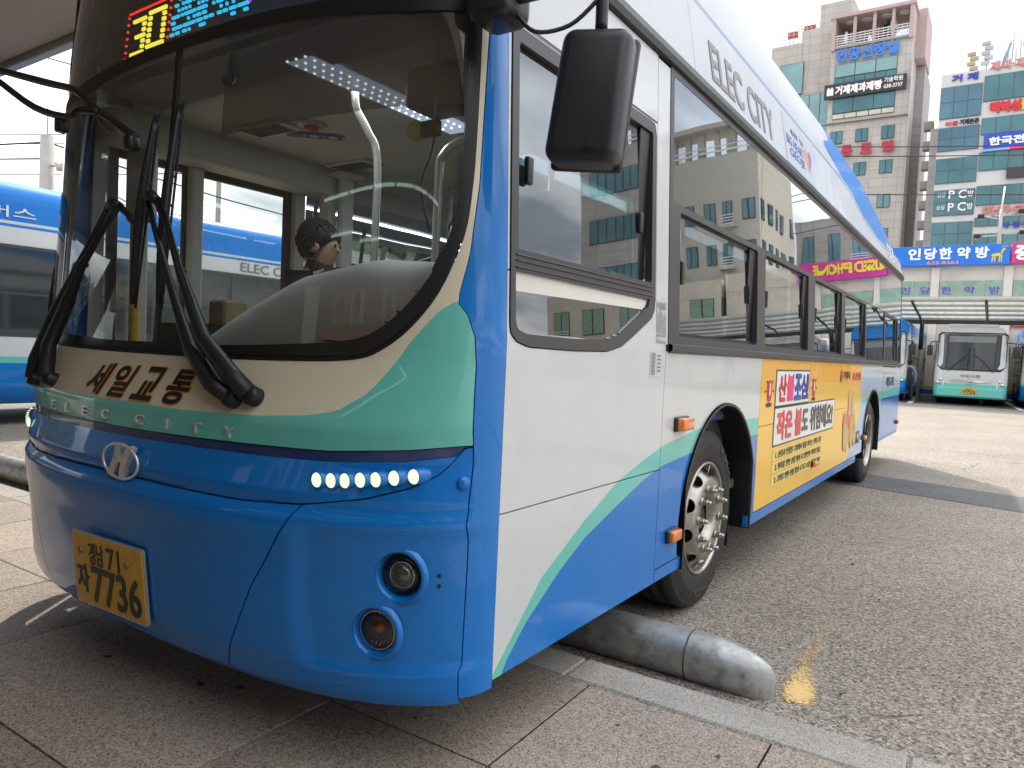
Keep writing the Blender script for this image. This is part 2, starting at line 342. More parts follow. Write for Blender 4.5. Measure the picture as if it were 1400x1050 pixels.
# ================================================================== GROUND
def rock_mat(name, cols, scale, rough, bump, big=(0.25, 0.15), crack=False):
    mt = bpy.data.materials.new(name); mt.use_nodes = True; n = mt.node_tree; b = n.nodes['Principled BSDF']; l = n.links.new
    tcx = n.nodes.new('ShaderNodeTexCoord'); v = n.nodes.new('ShaderNodeTexVoronoi'); v.inputs['Scale'].default_value = scale; l(tcx.outputs['Object'], v.inputs[0])
    s = n.nodes.new('ShaderNodeSeparateColor'); l(v.outputs['Color'], s.inputs[0])
    ramp = n.nodes.new('ShaderNodeValToRGB'); e = ramp.color_ramp; e.elements[0].position = 0.0; e.elements[0].color = (*cols[0], 1); e.elements[1].position = 1.0; e.elements[1].color = (*cols[-1], 1)
    for i, c in enumerate(cols[1:-1]):
        q = e.elements.new((i + 1) / (len(cols) - 1)); q.color = (*c, 1)
    l(s.outputs[0], ramp.inputs[0]); last = ramp.outputs[0]
    no = n.nodes.new('ShaderNodeTexNoise'); no.inputs['Scale'].default_value = big[0]; no.inputs['Detail'].default_value = 9; no.inputs['Roughness'].default_value = 0.6; l(tcx.outputs['Object'], no.inputs[0])
    mr = n.nodes.new('ShaderNodeMapRange'); mr.inputs[1].default_value = 0.3; mr.inputs[2].default_value = 0.7; mr.inputs[3].default_value = 1 - big[1]; mr.inputs[4].default_value = 1 + big[1]; l(no.outputs[0], mr.inputs[0])
    mu = n.nodes.new('ShaderNodeMix'); mu.data_type = 'RGBA'; mu.blend_type = 'MULTIPLY'; mu.inputs[0].default_value = 1; l(last, mu.inputs[6]); l(mr.outputs[0], mu.inputs[7]); last = mu.outputs[2]
    if crack:
        vc = n.nodes.new('ShaderNodeTexVoronoi'); vc.feature = 'DISTANCE_TO_EDGE'; vc.inputs['Scale'].default_value = 0.45
        nz = n.nodes.new('ShaderNodeTexNoise'); nz.inputs['Scale'].default_value = 3; nz.inputs['Detail'].default_value = 6; l(tcx.outputs['Object'], nz.inputs[0])
        ad = n.nodes.new('ShaderNodeMix'); ad.data_type = 'RGBA'; ad.inputs[0].default_value = 0.16; l(tcx.outputs['Object'], ad.inputs[6]); l(nz.outputs[1], ad.inputs[7]); l(ad.outputs[2], vc.inputs[0])
        m3 = n.nodes.new('ShaderNodeMapRange'); m3.inputs[1].default_value = 0.0; m3.inputs[2].default_value = 0.006; m3.inputs[3].default_value = 0.45; m3.inputs[4].default_value = 1; l(vc.outputs[0], m3.inputs[0])
        nm = n.nodes.new('ShaderNodeTexNoise'); nm.inputs['Scale'].default_value = 0.6; l(tcx.outputs['Object'], nm.inputs[0]); m4 = n.nodes.new('ShaderNodeMath'); m4.operation = 'GREATER_THAN'; l(nm.outputs[0], m4.inputs[0]); m4.inputs[1].default_value = 0.42
        mx1 = n.nodes.new('ShaderNodeMath'); mx1.operation = 'MAXIMUM'; l(m3.outputs[0], mx1.inputs[0]); l(m4.outputs[0], mx1.inputs[1])
        mm = n.nodes.new('ShaderNodeMix'); mm.data_type = 'RGBA'; mm.blend_type = 'MULTIPLY'; mm.inputs[0].default_value = 1; l(last, mm.inputs[6]); l(mx1.outputs[0], mm.inputs[7]); last = mm.outputs[2]
    l(last, b.inputs['Base Color']); b.inputs['Roughness'].default_value = rough; b.inputs['Specular IOR Level'].default_value = 0.22
    bp = n.nodes.new('ShaderNodeBump'); bp.inputs['Strength'].default_value = bump; bp.inputs['Distance'].default_value = 0.004; l(v.outputs['Distance'], bp.inputs['Height']); bp.invert = True; l(bp.outputs[0], b.inputs['Normal'])
    MC[name] = mt; return mt
ASPH = rock_mat('old_asphalt', [(0.09, 0.078, 0.065), (0.20, 0.178, 0.150), (0.275, 0.245, 0.208), (0.335, 0.30, 0.256), (0.48, 0.435, 0.372)], 105, 0.85, 0.9, (0.5, 0.16), True)
PATCH = rock_mat('dark_asphalt_patch', [(0.08, 0.08, 0.082), (0.12, 0.12, 0.124), (0.155, 0.155, 0.158), (0.19, 0.19, 0.193)], 140, 0.8, 0.5, (0.8, 0.12))
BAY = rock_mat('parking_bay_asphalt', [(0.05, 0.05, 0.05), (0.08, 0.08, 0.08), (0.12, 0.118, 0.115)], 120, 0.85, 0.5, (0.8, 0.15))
GRAN = [rock_mat('granite_tile_%s' % 'abc'[i], [(0.13 * f, 0.105 * f, 0.085 * f), (0.29 * f, 0.24 * f, 0.20 * f), (0.37 * f, 0.31 * f, 0.258 * f), (0.42 * f, 0.355 * f, 0.298 * f), (0.54 * f, 0.475 * f, 0.41 * f)], 210, 0.6, 0.15, (1.5, 0.12)) for i, f in enumerate((0.86, 1.0, 1.10))]
KERB = rock_mat('kerb_granite', [(0.18, 0.165, 0.145), (0.33, 0.31, 0.275), (0.39, 0.37, 0.33), (0.43, 0.405, 0.36), (0.51, 0.48, 0.43)], 260, 0.7, 0.15, (2.0, 0.14))
def flat(name, pts, z, mat, **k):
    b = MB(); b.add([(x, y, z) for x, y in pts], [list(range(len(pts)))], mat); return b.build(name, None, kind='structure', **k)
flat('road', [(-600, -600), (600, -600), (600, 900), (-600, 900)], 0.0, ASPH)
# the darker asphalt patch running across behind the rear axle
b = MB(); top = []; bot = []
for i in range(41):
    x = -9 + i * 0.6; yc = 8.15 - 0.26 * (x - 1.15) * 0.9; top.append((x, yc + 0.55 + random.uniform(-.02, .02))); bot.append((x, yc - 0.52 + random.uniform(-.02, .02)))
b.add([(x, y, 0.004) for x, y in bot + top[::-1]], [[i, i + 1, 80 - i, 81 - i] for i in range(40)], PATCH); b.build('asphalt_patch', None, kind='structure')
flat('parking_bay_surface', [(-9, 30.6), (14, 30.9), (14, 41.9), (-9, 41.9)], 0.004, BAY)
b = MB(); PL = M('white_road_paint', (0.62, 0.62, 0.60), 0.7, var=0.2, vs=2)
for x in (-4.3, -0.55, 3.05, 6.4, 9.8): b.add([(x, 30.7, .009), (x + .18, 30.7, .009), (x - .35, 40, .009), (x - .53, 40, .009)], [(0, 1, 2, 3)], PL)
b.add([(-9, 30.50, .012), (14, 30.80, .012), (14, 30.98, .012), (-9, 30.68, .012)], [(0, 1, 2, 3)], PL); b.build('bay_lines', None, kind='structure')

# sidewalk of granite tiles, laid 1.1 degree off the bus
TH = 0.02; ct, st = math.cos(TH), math.sin(TH)
def side_pt(x, y, z=0): return Vector((x * ct - y * st, x * st + y * ct, z))
walk = empty('sidewalk', (0, 0, 0), kind='structure')
b = MB(); b.add([side_pt(-30, -14, .085), side_pt(14, -14, .085), side_pt(14, 1.11, .085), side_pt(-30, 1.11, .085)], [(0, 1, 2, 3)], M('joint_mortar', (0.035, 0.03, 0.026), 0.9)); b.build('mortar_bed', walk)
tmes = []
for g in GRAN:
    t = MB(); t.box((0, 0, -0.02), (0.653, 0.723, 0.04), g, 0.0012); tmes.append(t.mesh('tile'))
for iy in range(-4, 2):
    for ix in range(-11, 7):
        cx = -0.05 + 0.66 * ix + 0.33; cy = 0.45 + 0.73 * iy - 0.365 + (0.73 if iy == 1 else 0) * 0
        if cy > 0.9: continue
        o = link('tile', tmes[random.randrange(3)], walk); o.location = side_pt(cx, cy, 0.1 + random.uniform(-.0012, .0012)); o.rotation_euler = (0, 0, TH)
t = MB(); t.box((0, 0, -0.02), (0.653, 0.653, 0.04), GRAN[1], 0.0012); tm = t.mesh('tile')
for ix in range(-11, 7):
    o = link('tile', tm, walk); o.location = side_pt(-0.05 + 0.66 * ix + 0.33, 0.785, 0.1 + random.uniform(-.001, .001)); o.rotation_euler = (0, 0, TH)
kb = empty('kerb', (0, 0, 0), kind='structure')
t = MB(); t.box((0, 0, -0.06), (1.142, 0.198, 0.13), KERB, 0.008); km = t.mesh('kerb_stone')
for i in range(-16, 7):
    o = link('kerb_stone', km, kb); o.location = side_pt(1.16 + 1.15 * i + 0.575, 1.218, 0.1 + random.uniform(-.002, .002)); o.rotation_euler = (0, 0, TH)
b = MB(); MOSS = M('moss_green', (0.03, 0.075, 0.012), 0.95, var=0.35, vs=40)
for i in range(900):
    x = 1.18 + random.random() ** 1.3 * 1.9; p = side_pt(x, 1.113 + random.gauss(0, .0028), 0.097)
    if random.random() < 0.25 and x < 1.5: continue
    s_ = random.uniform(.002, .0055); b.add([p + Vector((random.uniform(-1, 1) * s_, random.uniform(-1, 1) * s_, random.random() * s_ * 1.2)) for _ in range(3)], [(0, 1, 2)], MOSS)
b.build('moss', None, kind='stuff', label='thin green moss growing in the joint behind the kerb stones', category='moss')
# grit along the kerb and worn yellow paint
b = MB(); GRIT = M('grit', (0.16, 0.13, 0.10), 0.9, var=0.4, vs=30); GRD = M('dark_grit', (0.02, 0.019, 0.018), 0.9)
for i in range(2600):
    x = random.uniform(-2.0, 3.4); y = 1.36 + 0.02 * x + abs(random.gauss(0, .12)); s_ = random.uniform(.0015, .0055)
    if random.random() < .02: s_ *= 2.6
    p = Vector((x, y, s_ * .4)); b.add([p + Vector((random.uniform(-1, 1), random.uniform(-1, 1), random.uniform(-.3, 1))) * s_ for _ in range(4)], [(0, 1, 2), (0, 2, 3), (0, 3, 1), (1, 3, 2)], GRD if random.random() < .3 else GRIT)
b.build('grit', None, kind='stuff', label='loose sand and grit gathered along the kerb edge', category='grit')
def worn(name, col, thr):
    mt = bpy.data.materials.new(name); mt.use_nodes = True; n = mt.node_tree; bs = n.nodes['Principled BSDF']; l = n.links.new; bs.inputs['Base Color'].default_value = (*col, 1); bs.inputs['Roughness'].default_value = .7
    tcx = n.nodes.new('ShaderNodeTexCoord'); no = n.nodes.new('ShaderNodeTexNoise'); no.inputs['Scale'].default_value = 120; no.inputs['Detail'].default_value = 10; no.inputs['Roughness'].default_value = .75; l(tcx.outputs['Object'], no.inputs[0])
    at = n.nodes.new('ShaderNodeAttribute'); at.attribute_name = 'wear'
    ad = n.nodes.new('ShaderNodeMath'); ad.operation = 'ADD'; l(no.outputs[0], ad.inputs[0]); l(at.outputs['Fac'], ad.inputs[1])
    g = n.nodes.new('ShaderNodeMath'); g.operation = 'GREATER_THAN'; l(ad.outputs[0], g.inputs[0]); g.inputs[1].default_value = thr; l(g.outputs[0], bs.inputs['Alpha']); return mt
def worn_patch(name, path, width, mat, zz=0.004):
    me = bpy.data.meshes.new(name); vs = []; fs = []; wr = []
    n = len(path); K = 9
    for i, (x, y, strg) in enumerate(path):
        d = Vector((path[min(i + 1, n - 1)][0] - path[max(i - 1, 0)][0], path[min(i + 1, n - 1)][1] - path[max(i - 1, 0)][1], 0)).normalized(); nn = Vector((-d.y, d.x, 0))
        for k in range(K):
            t = k / (K - 1) * 2 - 1; vs.append(Vector((x, y, zz)) + nn * t * width); wr.append(strg - abs(t) ** 2.5 * 0.45)
    for i in range(n - 1):
        for k in range(K - 1): fs.append((i * K + k, i * K + k + 1, (i + 1) * K + k + 1, (i + 1) * K + k))
    me.from_pydata([tuple(v) for v in vs], [], fs); a = me.attributes.new('wear', 'FLOAT', 'POINT'); a.data.foreach_set('value', wr); me.materials.append(mat)
    return link(name, me, None, kind='structure')
worn_patch('worn_yellow_marking', [(1.87, 1.68, -.1), (1.86, 1.74, .09), (1.85, 1.84, .12), (1.83, 1.96, .06), (1.81, 2.1, -.005), (1.80, 2.3, -.02), (1.79, 2.55, -.045), (1.78, 2.85, -.07), (1.77, 3.15, -.16)], 0.105, worn('worn_yellow_paint', (0.78, 0.54, 0.22), 0.52))

b = MB(); STN = M('old_stain', (0.075, 0.068, 0.062), .8, var=.2, vs=20); rn_ = random.Random(12)
for i in range(46):
    x, y = rn_.uniform(-.6, 2.6), rn_.uniform(-.9, 1.28); rr0 = rn_.choice([.006, .008, .011, .016]); p = side_pt(x, y, .1022)
    b.add([p + Vector((math.cos(t) * rr0 * rn_.uniform(.75, 1.2), math.sin(t) * rr0 * rn_.uniform(.6, 1.1), 0)) for t in np.linspace(0, 6.28, 11)[:-1]], [list(range(10))], STN)
for (x, y, q) in ((1.42, 1.19, .016), (1.33, 1.17, .011)):
    p = side_pt(x, y, .1035); b.add([p + Vector((math.cos(t) * q * 1.3, math.sin(t) * q, 0)) for t in np.linspace(0, 6.28, 13)[:-1]], [list(range(12))], STN)
b.build('stains', None, kind='stuff', label='small dark stains and gum spots on the paving slabs', category='stain')
b = MB()
for i in range(60):
    x, y = rn_.uniform(1.5, 4.6), rn_.uniform(1.7, 7); rr0 = rn_.uniform(.004, .014); p = Vector((x, y, .0035)); b.add([p + Vector((math.cos(t) * rr0 * rn_.uniform(.6, 1.2), math.sin(t) * rr0 * rn_.uniform(.6, 1.2), rn_.uniform(0, .004))) for t in np.linspace(0, 6.28, 8)[:-1]], [list(range(7))], GRD)
b.build('gravel_bits', None, kind='stuff', label='scattered black bits of gravel on the asphalt', category='gravel')
# galvanised pipe wheel stops
GALV = M('galvanised_pipe', (0.46, 0.47, 0.46), 0.42, 0.6, var=0.28, vs=9, bump=0.2, bs=35, dirt=(0.8, 14, (0.13, 0.11, 0.09)))
RUST = M('rusty_weld', (0.16, 0.09, 0.05), 0.7, 0.3)
def wheel_stop(xa, xw, xt, yo, label, flip=1):
    r = 0.105; s = empty('wheel_stop', (xw, yo, 0), label=label, category='wheel stop', group='galvanised pipe wheel stops along the kerb')
    yy = lambda x: yo + TH * (x - xw)
    b = MB(); b.tube([(xa, yy(xa), 0.085), (xw, yy(xw), 0.085)], r, GALV, 28, False); b.build('pipe', s)
    e = MB(); P = []; n = 14
    vs = []; fs = []
    for i in range(n + 1):
        t = i / n; x = xw + (xt - xw) * t; k_ = math.sqrt(max(0.0004, 1 - t ** 2.2)); zc_ = .085 * (1 - t ** 2.5) - .01 * t
        for k in range(28):
            a = 2 * math.pi * k / 28; vs.append(Vector((x, yy(x) + math.cos(a) * r * k_, zc_ + math.sin(a) * r * (k_ if math.sin(a) < 0 else (.085 + r * math.sqrt(max(0, 1 - t ** 2.1)) - zc_) / r))))
    for i in range(n):
        for k in range(28): fs.append((i * 28 + k, i * 28 + (k + 1) % 28, (i + 1) * 28 + (k + 1) % 28, (i + 1) * 28 + k))
    e.add(vs, fs, GALV, True); e.build('end_cap', s)
    q = MB(); q.lathe([(r - .003, -.006), (r + .0025, -.002), (r + .0025, .002), (r - .003, .007)], (xw, yo, .085), (1, 0, 0), RUST, 28); q.build('weld', s)
    return s
wheel_stop(-0.75, 1.44, 1.785, 1.70, 'dull galvanised pipe wheel stop with rusty weld, beside the front wheel of the near bus')
wheel_stop(-6.6, -4.15, -3.80, 1.60, 'galvanised pipe wheel stop at the left edge, half hidden behind the bus nose')

# ================================================================== THE BUS
def XS(z):
    z = np.asarray(z, float)
    return np.where(z < 1.36, 1.245, np.where(z < 2.6, 1.245 - .046 * (z - 1.36), 1.188 - .18 * (z - 2.6) - .22 * np.maximum(0, z - 3.1) ** 2))
_ZY = [.27, .3, .34, .42, .5, .7, .79, .84, .875, .9, 1.0, 1.1, 1.3, 2.3, 3.0, 3.2, 3.4]; _Y0 = [.16, .105, .06, .03, .02, 0., -.018, -.016, .010, 0., .03, .04, .145, .205, .27, .34, .7]
def yfront(x, z):
    x = np.abs(np.asarray(x, float)); z = np.asarray(z, float)
    y0 = np.interp(z, _ZY, _Y0)
    ye = np.interp(z, [.3, 3.0, 3.4], [.5, .5, .75]); n = np.interp(z, [1, 1.3], [2.5, 3.0]); m_ = np.interp(z, [1, 1.3], [2.1, 2.4])
    t = np.clip(x / XS(z), 0, 1); S_ = lambda q: (lambda c: c * c * (3 - 2 * c))(np.clip(q, 0, 1))
    return y0 + (ye - y0) * (1 - (1 - t ** n) ** (1 / m_)) + .016 * S_((x - .80 - .10 * np.abs(z - .62)) / .05) * S_((z - .405) / .018) * S_((.84 - z) / .06)
def _i(t, xs, ys):
    if t <= xs[0]: return ys[0]
    if t >= xs[-1]: return ys[-1]
    k = bisect.bisect_right(xs, t); a = xs[k - 1]; return ys[k - 1] + (ys[k] - ys[k - 1]) * (t - a) / (xs[k] - a)
def xs_(z): return 1.245 if z < 1.36 else (1.245 - .046 * (z - 1.36) if z < 2.6 else 1.188 - .18 * (z - 2.6) - .22 * max(0, z - 3.1) ** 2)
def yf_(x, z):
    t = min(1.0, x / xs_(z)); y0 = _i(z, _ZY, _Y0); ye = .5 if z < 3 else .5 + .25 * min(1, (z - 3) / .4)
    k = min(1, max(0, (z - 1) / .3)); n = 2.5 + .5 * k; m_ = 2.1 + .3 * k
    r_ = 0.0
    if x > .8 and .4 < z < .85: r_ = .016 * _s((x - .80 - .10 * abs(z - .62)) / .05) * _s((z - .405) / .018) * _s((.84 - z) / .06)
    return y0 + (ye - y0) * (1 - (1 - t ** n) ** (1 / m_)) + r_
def _s(q):
    q = min(1.0, max(0.0, q)); return q * q * (3 - 2 * q)
def FM(x, z, w=0.0):
    a = xs_(z); s_ = 1 if x >= 0 else -1; ax = min(abs(x), a); y = yf_(ax, z); p = Vector((s_ * ax, y, z))
    if w:
        e = 2e-3; ax = min(ax, a - 2e-3)
        gx = s_ * (yf_(ax + e, z) - yf_(abs(ax - e), z)) / (2 * e) if ax > e else 0.0
        gz = (yf_(min(ax, xs_(z + e)), z + e) - yf_(ax, z - e)) / (2 * e)
        n = Vector((gx, -1, gz)).normalized(); p = p + n * w
    return p
def fnormal(x, z):
    return (FM(x, z, 0.01) - FM(x, z, 0)).normalized()
def ytail(y, z): return .32 * (1 - math.sqrt(max(0, 1 - ((y - 10.45) / .5) ** 2))) if y > 10.45 else 0.0
def SM(y, z, w=0.0, s=1): return Vector((s * (xs_(z) - ytail(y, z) + w), y, z))
mapL = lambda y, z, w=0: SM(y, z, w, 1)
def mapR(y, z, w=0): return SM(y, z, w, -1)
bus = empty('city_bus', (0, 5.4, 0), label='blue, teal and cream city bus with a yellow side advert parked nose-in to the kerb', category='bus')

# ---- front skin
u = np.linspace(-1, 1, 131); zf = np.unique(np.concatenate([np.arange(.275, 1.1, .0165), np.arange(1.1, 3.4, .03)]))
UU, ZZ = np.meshgrid(u, zf, indexing='ij')
XX = np.sign(UU) * XS(ZZ) * np.sin(np.abs(UU) * math.pi / 2) ** 0.92
AX = np.abs(XX)
ip = lambda xs, ys: (lambda t: np.interp(t, xs, ys))
g = .0018
trimT = ip([0, .66, .9, 1.106, 1.213], [1.020, 1.028, 1.030, 1.046, 1.060])(AX); trimB = ip([0, .66, .9, 1.09, 1.198, 1.213], [.994, .998, 1.0, 1.012, 1.030, 1.056])(AX)
zS = ip([0, .4, .643, .84, 1.016, 1.112, 1.167, 1.194, 1.213], [.872, .869, .867, .876, .908, .941, .978, 1.019, 1.056])(AX)
x3 = ip([.27, .35, .497, .618, .738, .876, .95], [.53, .553, .623, .68, .756, .840, .90])(ZZ)
xB = ip([.3, 1.06, 1.288, 1.371, 1.431, 1.466, 1.5, 1.6, 1.8, 2.3, 2.6, 3.0, 3.3], [1.212, 1.224, 1.221, 1.216, 1.200, 1.178, 1.183, 1.195, 1.2, 1.19, 1.172, 1.10, 1.02])(ZZ)
zT = ip([0, .337, .651, .825, .91, .981, 1.012, 1.073, 1.14, 1.174], [1.108, 1.105, 1.112, 1.126, 1.144, 1.193, 1.236, 1.342, 1.437, 1.466])(AX)
def mirror(P): return P + [(-x, z) for x, z in P[::-1] if x > 0]
wo = mirror([(0, 1.268), (.39, 1.269), (.71, 1.276), (.91, 1.288), (.994, 1.318), (1.071, 1.383), (1.136, 1.488), (1.178, 1.635), (1.188, 1.78), (1.186, 2.0), (1.176, 2.32), (1.16, 2.65), (1.12, 2.85), (1.02, 2.95), (.8, 2.985), (0, 3.0)])
wi = mirror([(0, 1.31), (.369, 1.311), (.694, 1.326), (.878, 1.341), (.969, 1.368), (1.047, 1.433), (1.115, 1.538), (1.150, 1.653), (1.164, 1.8), (1.160, 2.066), (1.148, 2.312), (1.125, 2.6), (1.09, 2.77), (1.0, 2.87), (.8, 2.905), (0, 2.92)])
def smooth(P, k=5): return [(v.x, v.y) for v in catmull([(x, z, 0) for x, z in P], k, True)]
dWo = poly_sd(XX, ZZ, smooth(wo)); dWi = poly_sd(XX, ZZ, smooth(wi))
sheet('front_panel', bus, XX, ZZ, FM, [trimT + g - ZZ, -dWo, AX - xB + g, ZZ - 3.0], [(TEAL, [ZZ - zT]), (CREAM, [zT - ZZ])], .03)
sheet('front_cap', bus, XX, ZZ, FM, [3.004 - ZZ, ZZ - 3.39], [(WHITE, [])], .02)
for s_ in (1, -1):
    sheet('corner_panel', bus, XX, ZZ, FM, [xB - s_ * XX, .325 - ZZ, ZZ - 3.0], [(BLUE, [])], .03)
    lx, lz = 1.090, .689; l2x, l2z = 1.032, .524; kx = 1.25
    h1 = np.hypot((s_ * XX - lx) * kx, ZZ - lz) - .072; h2 = np.hypot((s_ * XX - l2x) * kx, ZZ - l2z) - .074
    sheet('bumper_corner', bus, XX, ZZ, FM, [ZZ - zS + g * 1.5, x3 + g * 1.5 - s_ * XX, s_ * XX - xB + g, .29 + .03 * np.clip((s_ * XX - .55), 0, 1) - ZZ, -h1, -h2], [(BLUE, [])], .035)
sheet('front_trim_strip', bus, XX, ZZ, lambda x, z: FM(x, z, -.006), [ZZ - trimT + g, trimB - ZZ + .0005, AX - xB + g], [(TRIM, [])], .02)
sheet('light_panel', bus, XX, ZZ, FM, [ZZ - trimB, zS + g - ZZ, AX - xB + g], [(BLUE, [])], .03)
sheet('bumper_centre', bus, XX, ZZ, FM, [ZZ - zS + g * 1.5, AX - x3 + g * 1.5, .285 - ZZ], [(BLUE, [])], .035)
sheet('front_backing', bus, XX, ZZ, lambda x, z: FM(x, z, -.036), [ZZ - 1.27, .32 - ZZ, AX - 1.2], [(BLK, [])], .004)
sheet('windshield_seal', bus, XX, ZZ, lambda x, z: FM(x, z, .004), [dWo + .002, -dWi], [(RUB, [])], .03)
sheet('windshield_inner_seal', bus, XX, ZZ, lambda x, z: FM(x, z, .0085), [dWo + .012, -dWi - .0], [(BLK, [])], .006)
sheet('windshield_edge_trim', bus, XX, ZZ, lambda x, z: FM(x, z, .009), [np.abs(dWi + .004) - .0035], [(RUB, [])], .01)
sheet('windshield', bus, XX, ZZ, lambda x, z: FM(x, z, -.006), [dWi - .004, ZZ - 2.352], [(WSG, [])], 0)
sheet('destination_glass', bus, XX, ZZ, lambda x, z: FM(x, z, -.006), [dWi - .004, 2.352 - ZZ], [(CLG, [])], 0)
hd = 2.353 - .05 * np.clip(AX / 1.0, 0, 1) ** 2
sheet('windshield_header', bus, XX, ZZ, lambda x, z: FM(x, z, .0), [dWi - .002, np.abs(ZZ - hd) - .024], [(BLK, [])], .02)
sheet('windshield_divider', bus, XX, ZZ, lambda x, z: FM(x, z, .001), [np.abs(XX - .0) - .011, dWi, ZZ - 2.34], [(RUB, [])], .012)

# ---- daytime lights, lamps
LEDM = emis('daylight_led', (0.80, 1.0, 0.66), 0.27)
for s_ in (1, -1):
    for x, z in [(.884, .950), (.925, .952), (.964, .955), (1.005, .960), (1.044, .964), (1.087, .971), (1.130, .977)]:
        c = FM(x * s_, z); b = MB(); yl = c.y - (.010 + .016 * max(0, x - .9) / .23)
        b.lathe([(.0235, .05), (.0235, 0), (.0215, -.002), (.0205, .004)], (c.x, yl, z), (0, 1, 0), BLUE, 24); dl = b.build('daytime_light', bus)
        b = MB(); b.lathe([(.0208, .003), (.0202, -.001), (.014, -.004), (.0005, -.005)], (c.x, yl, z), (0, 1, 0), LEDM, 24); b.build('lens', dl)
    # headlamp (upper) and turn signal (lower)
    for k, (x, z, rad) in enumerate([(lx, lz, .056), (l2x, l2z, .054)]):
        n_ = (fnormal(s_ * x, z) + Vector((0, -1.1, 0))).normalized(); c = FM(s_ * x, z) - n_ * .002
        hn = 'headlamp' if k == 0 else 'turn_signal'
        b = MB(); b.lathe([(.086, -.012), (.080, .001), (.073, .004), (.068, 0), (.062, -.012), (.060, -.028), (.058, -.03)], c, n_, BLUE, 40); h = b.build(hn, bus)
        b = MB(); b.lathe([(.0585, -.026), (.0565, -.016), (.054, -.015), (.052, -.03), (.040, -.045), (.018, -.055), (.0005, -.056)], c, n_, BLK if k == 0 else M('reflector', (.80, .77, .70), .35, .35), 40); b.build('reflector', h)
        if k == 0:
            b = MB(); b.lathe([(.034, -.055), (.034, -.03), (.031, -.022), (.020, -.012), (.0005, -.008)], c - Vector((0, 0, .002)), n_, M('projector_lens', (.25, .26, .28), .05, .3, coat=1), 32); b.build('projector', h); b = MB(); b.lathe([(.037, -.052), (.040, -.024), (.0355, -.020), (.0345, -.028)], c - Vector((0, 0, .002)), n_, CHROME, 32); b.build('bezel_ring', h)
        else:
            b = MB(); b.lathe([(.013, -.06), (.013, -.03), (.009, -.02), (.0005, -.017)], c, n_, AMB, 20); b.build('bulb', h)
            b = MB()
            for q in range(22):
                a = 2 * math.pi * q / 22; ax = n_.orthogonal().normalized(); bx = n_.cross(ax); d = ax * math.cos(a) + bx * math.sin(a)
                b.tube([c + d * .018 - n_ * .06, c + d * .05 - n_ * .027], .0022, M('reflector', (.80, .77, .70), .35, .35), 5)
            b.build('reflector_ribs', h)
        b = MB(); b.lathe([(.0545, -.016), (.050, -.011), (.035, -.005), (.015, -.001), (.0005, 0)], c, n_, glass('lamp_glass', (.9, .92, .92), 1.5, 1.2), 40); b.build('lens', h)
    c = FM(s_ * 1.210, .955); b = MB(); n_ = fnormal(s_ * 1.195, .955); b.lathe([(.019, -.01), (.019, .008), (.015, .012), (.0005, .013)], c, n_, BLUE, 24); b.build('tow_cap', bus)
    for z in (.691, .661):
        b = MB(); b.lathe([(.0065, .0015), (.0055, .001), (.0005, .0008)], FM(s_ * 1.172, z), fnormal(s_ * 1.172, z), BLK, 12); b.build('screw_hole', bus)
b = MB(); CHIP = M('paint_chip', (.26, .32, .38), .6); rn_ = random.Random(31)
for i in range(150):
    if i < 34: x, z = rn_.gauss(1.15, .04), rn_.gauss(.80, .05)
    else: x, z = rn_.uniform(-1.0, 1.2), rn_.uniform(.36, .86)
    if min(math.hypot((x - lx) * 1.25, z - lz), math.hypot((x - l2x) * 1.25, z - l2z)) < .095 or (abs(x) < .26 and z < .65): continue
    r0 = rn_.uniform(.0006, .0019); b.add([FM(x + r0 * math.cos(t) * rn_.uniform(.6, 1.4), z + r0 * math.sin(t) * rn_.uniform(.6, 1.4), .0007) for t in (0, 1.3, 2.6, 3.9, 5.2)], [(0, 1, 2, 3, 4)], CHIP)
for i in range(9):
    x, z = rn_.uniform(.7, 1.15), rn_.uniform(.34, .42); L_ = rn_.uniform(.03, .12); b.add([FM(x, z, .0006), FM(x + L_, z + L_ * .12, .0006), FM(x + L_, z + L_ * .12 + .0009, .0006), FM(x, z + .0012, .0006)], [(0, 1, 2, 3)], CHIP)
props(b.build('paint_chips', bus), kind='stuff')
# ---- emblem, plate, front lettering
def fmap(u, v, w=0): return FM(u, v, w)
em = MB(); SILV = M('satin_chrome', (.88, .86, .81), .25, .55); RX, RZ = .098, .058; EX = .085
ec = FM(EX, .918) + Vector((0, -.010, 0)); emr = Vector((1, .05, 0)).normalized(); emu = Vector((0, -.06, 1)).normalized(); emn = emr.cross(emu).normalized()
EP = lambda u, v, w_=0: ec + emr * u + emu * v + emn * w_
ring = [EP(RX * math.cos(a), RZ * math.sin(a), .006) for a in np.linspace(0, 2 * math.pi, 49)]
em.tube(ring, .0048, SILV, 8, False)
def pl(pts, w0=.003, w1=.016):
    P = catmull([(x, z, 0) for x, z in pts], 4, True); k = len(P)
    f = [EP(p.x * 1.0 + .30 * p.y, p.y, w1 - .006) for p in P]; bk = [EP(p.x * 1.0 + .30 * p.y, p.y, w0 - .014) for p in P]
    em.add(f + bk, [list(range(k)), [k + i for i in range(k)][::-1]] + [(i, k + i, k + (i + 1) % k, (i + 1) % k) for i in range(k)], SILV)
pl([(-.058, -.044), (-.046, -.050), (-.030, -.052), (-.012, -.014), (-.006, .03), (-.010, .054), (-.026, .056), (-.034, .048), (-.038, .01)])
pl([(.058, .044), (.046, .050), (.030, .052), (.012, .014), (.006, -.03), (.010, -.054), (.026, -.056), (.034, -.048), (.038, -.01)])
pl([(-.030, -.012), (-.012, -.006), (.012, .000), (.034, .014), (.030, .026), (.008, .012), (-.012, .004), (-.034, -.002)], .004, .015)
em.build('emblem', bus)
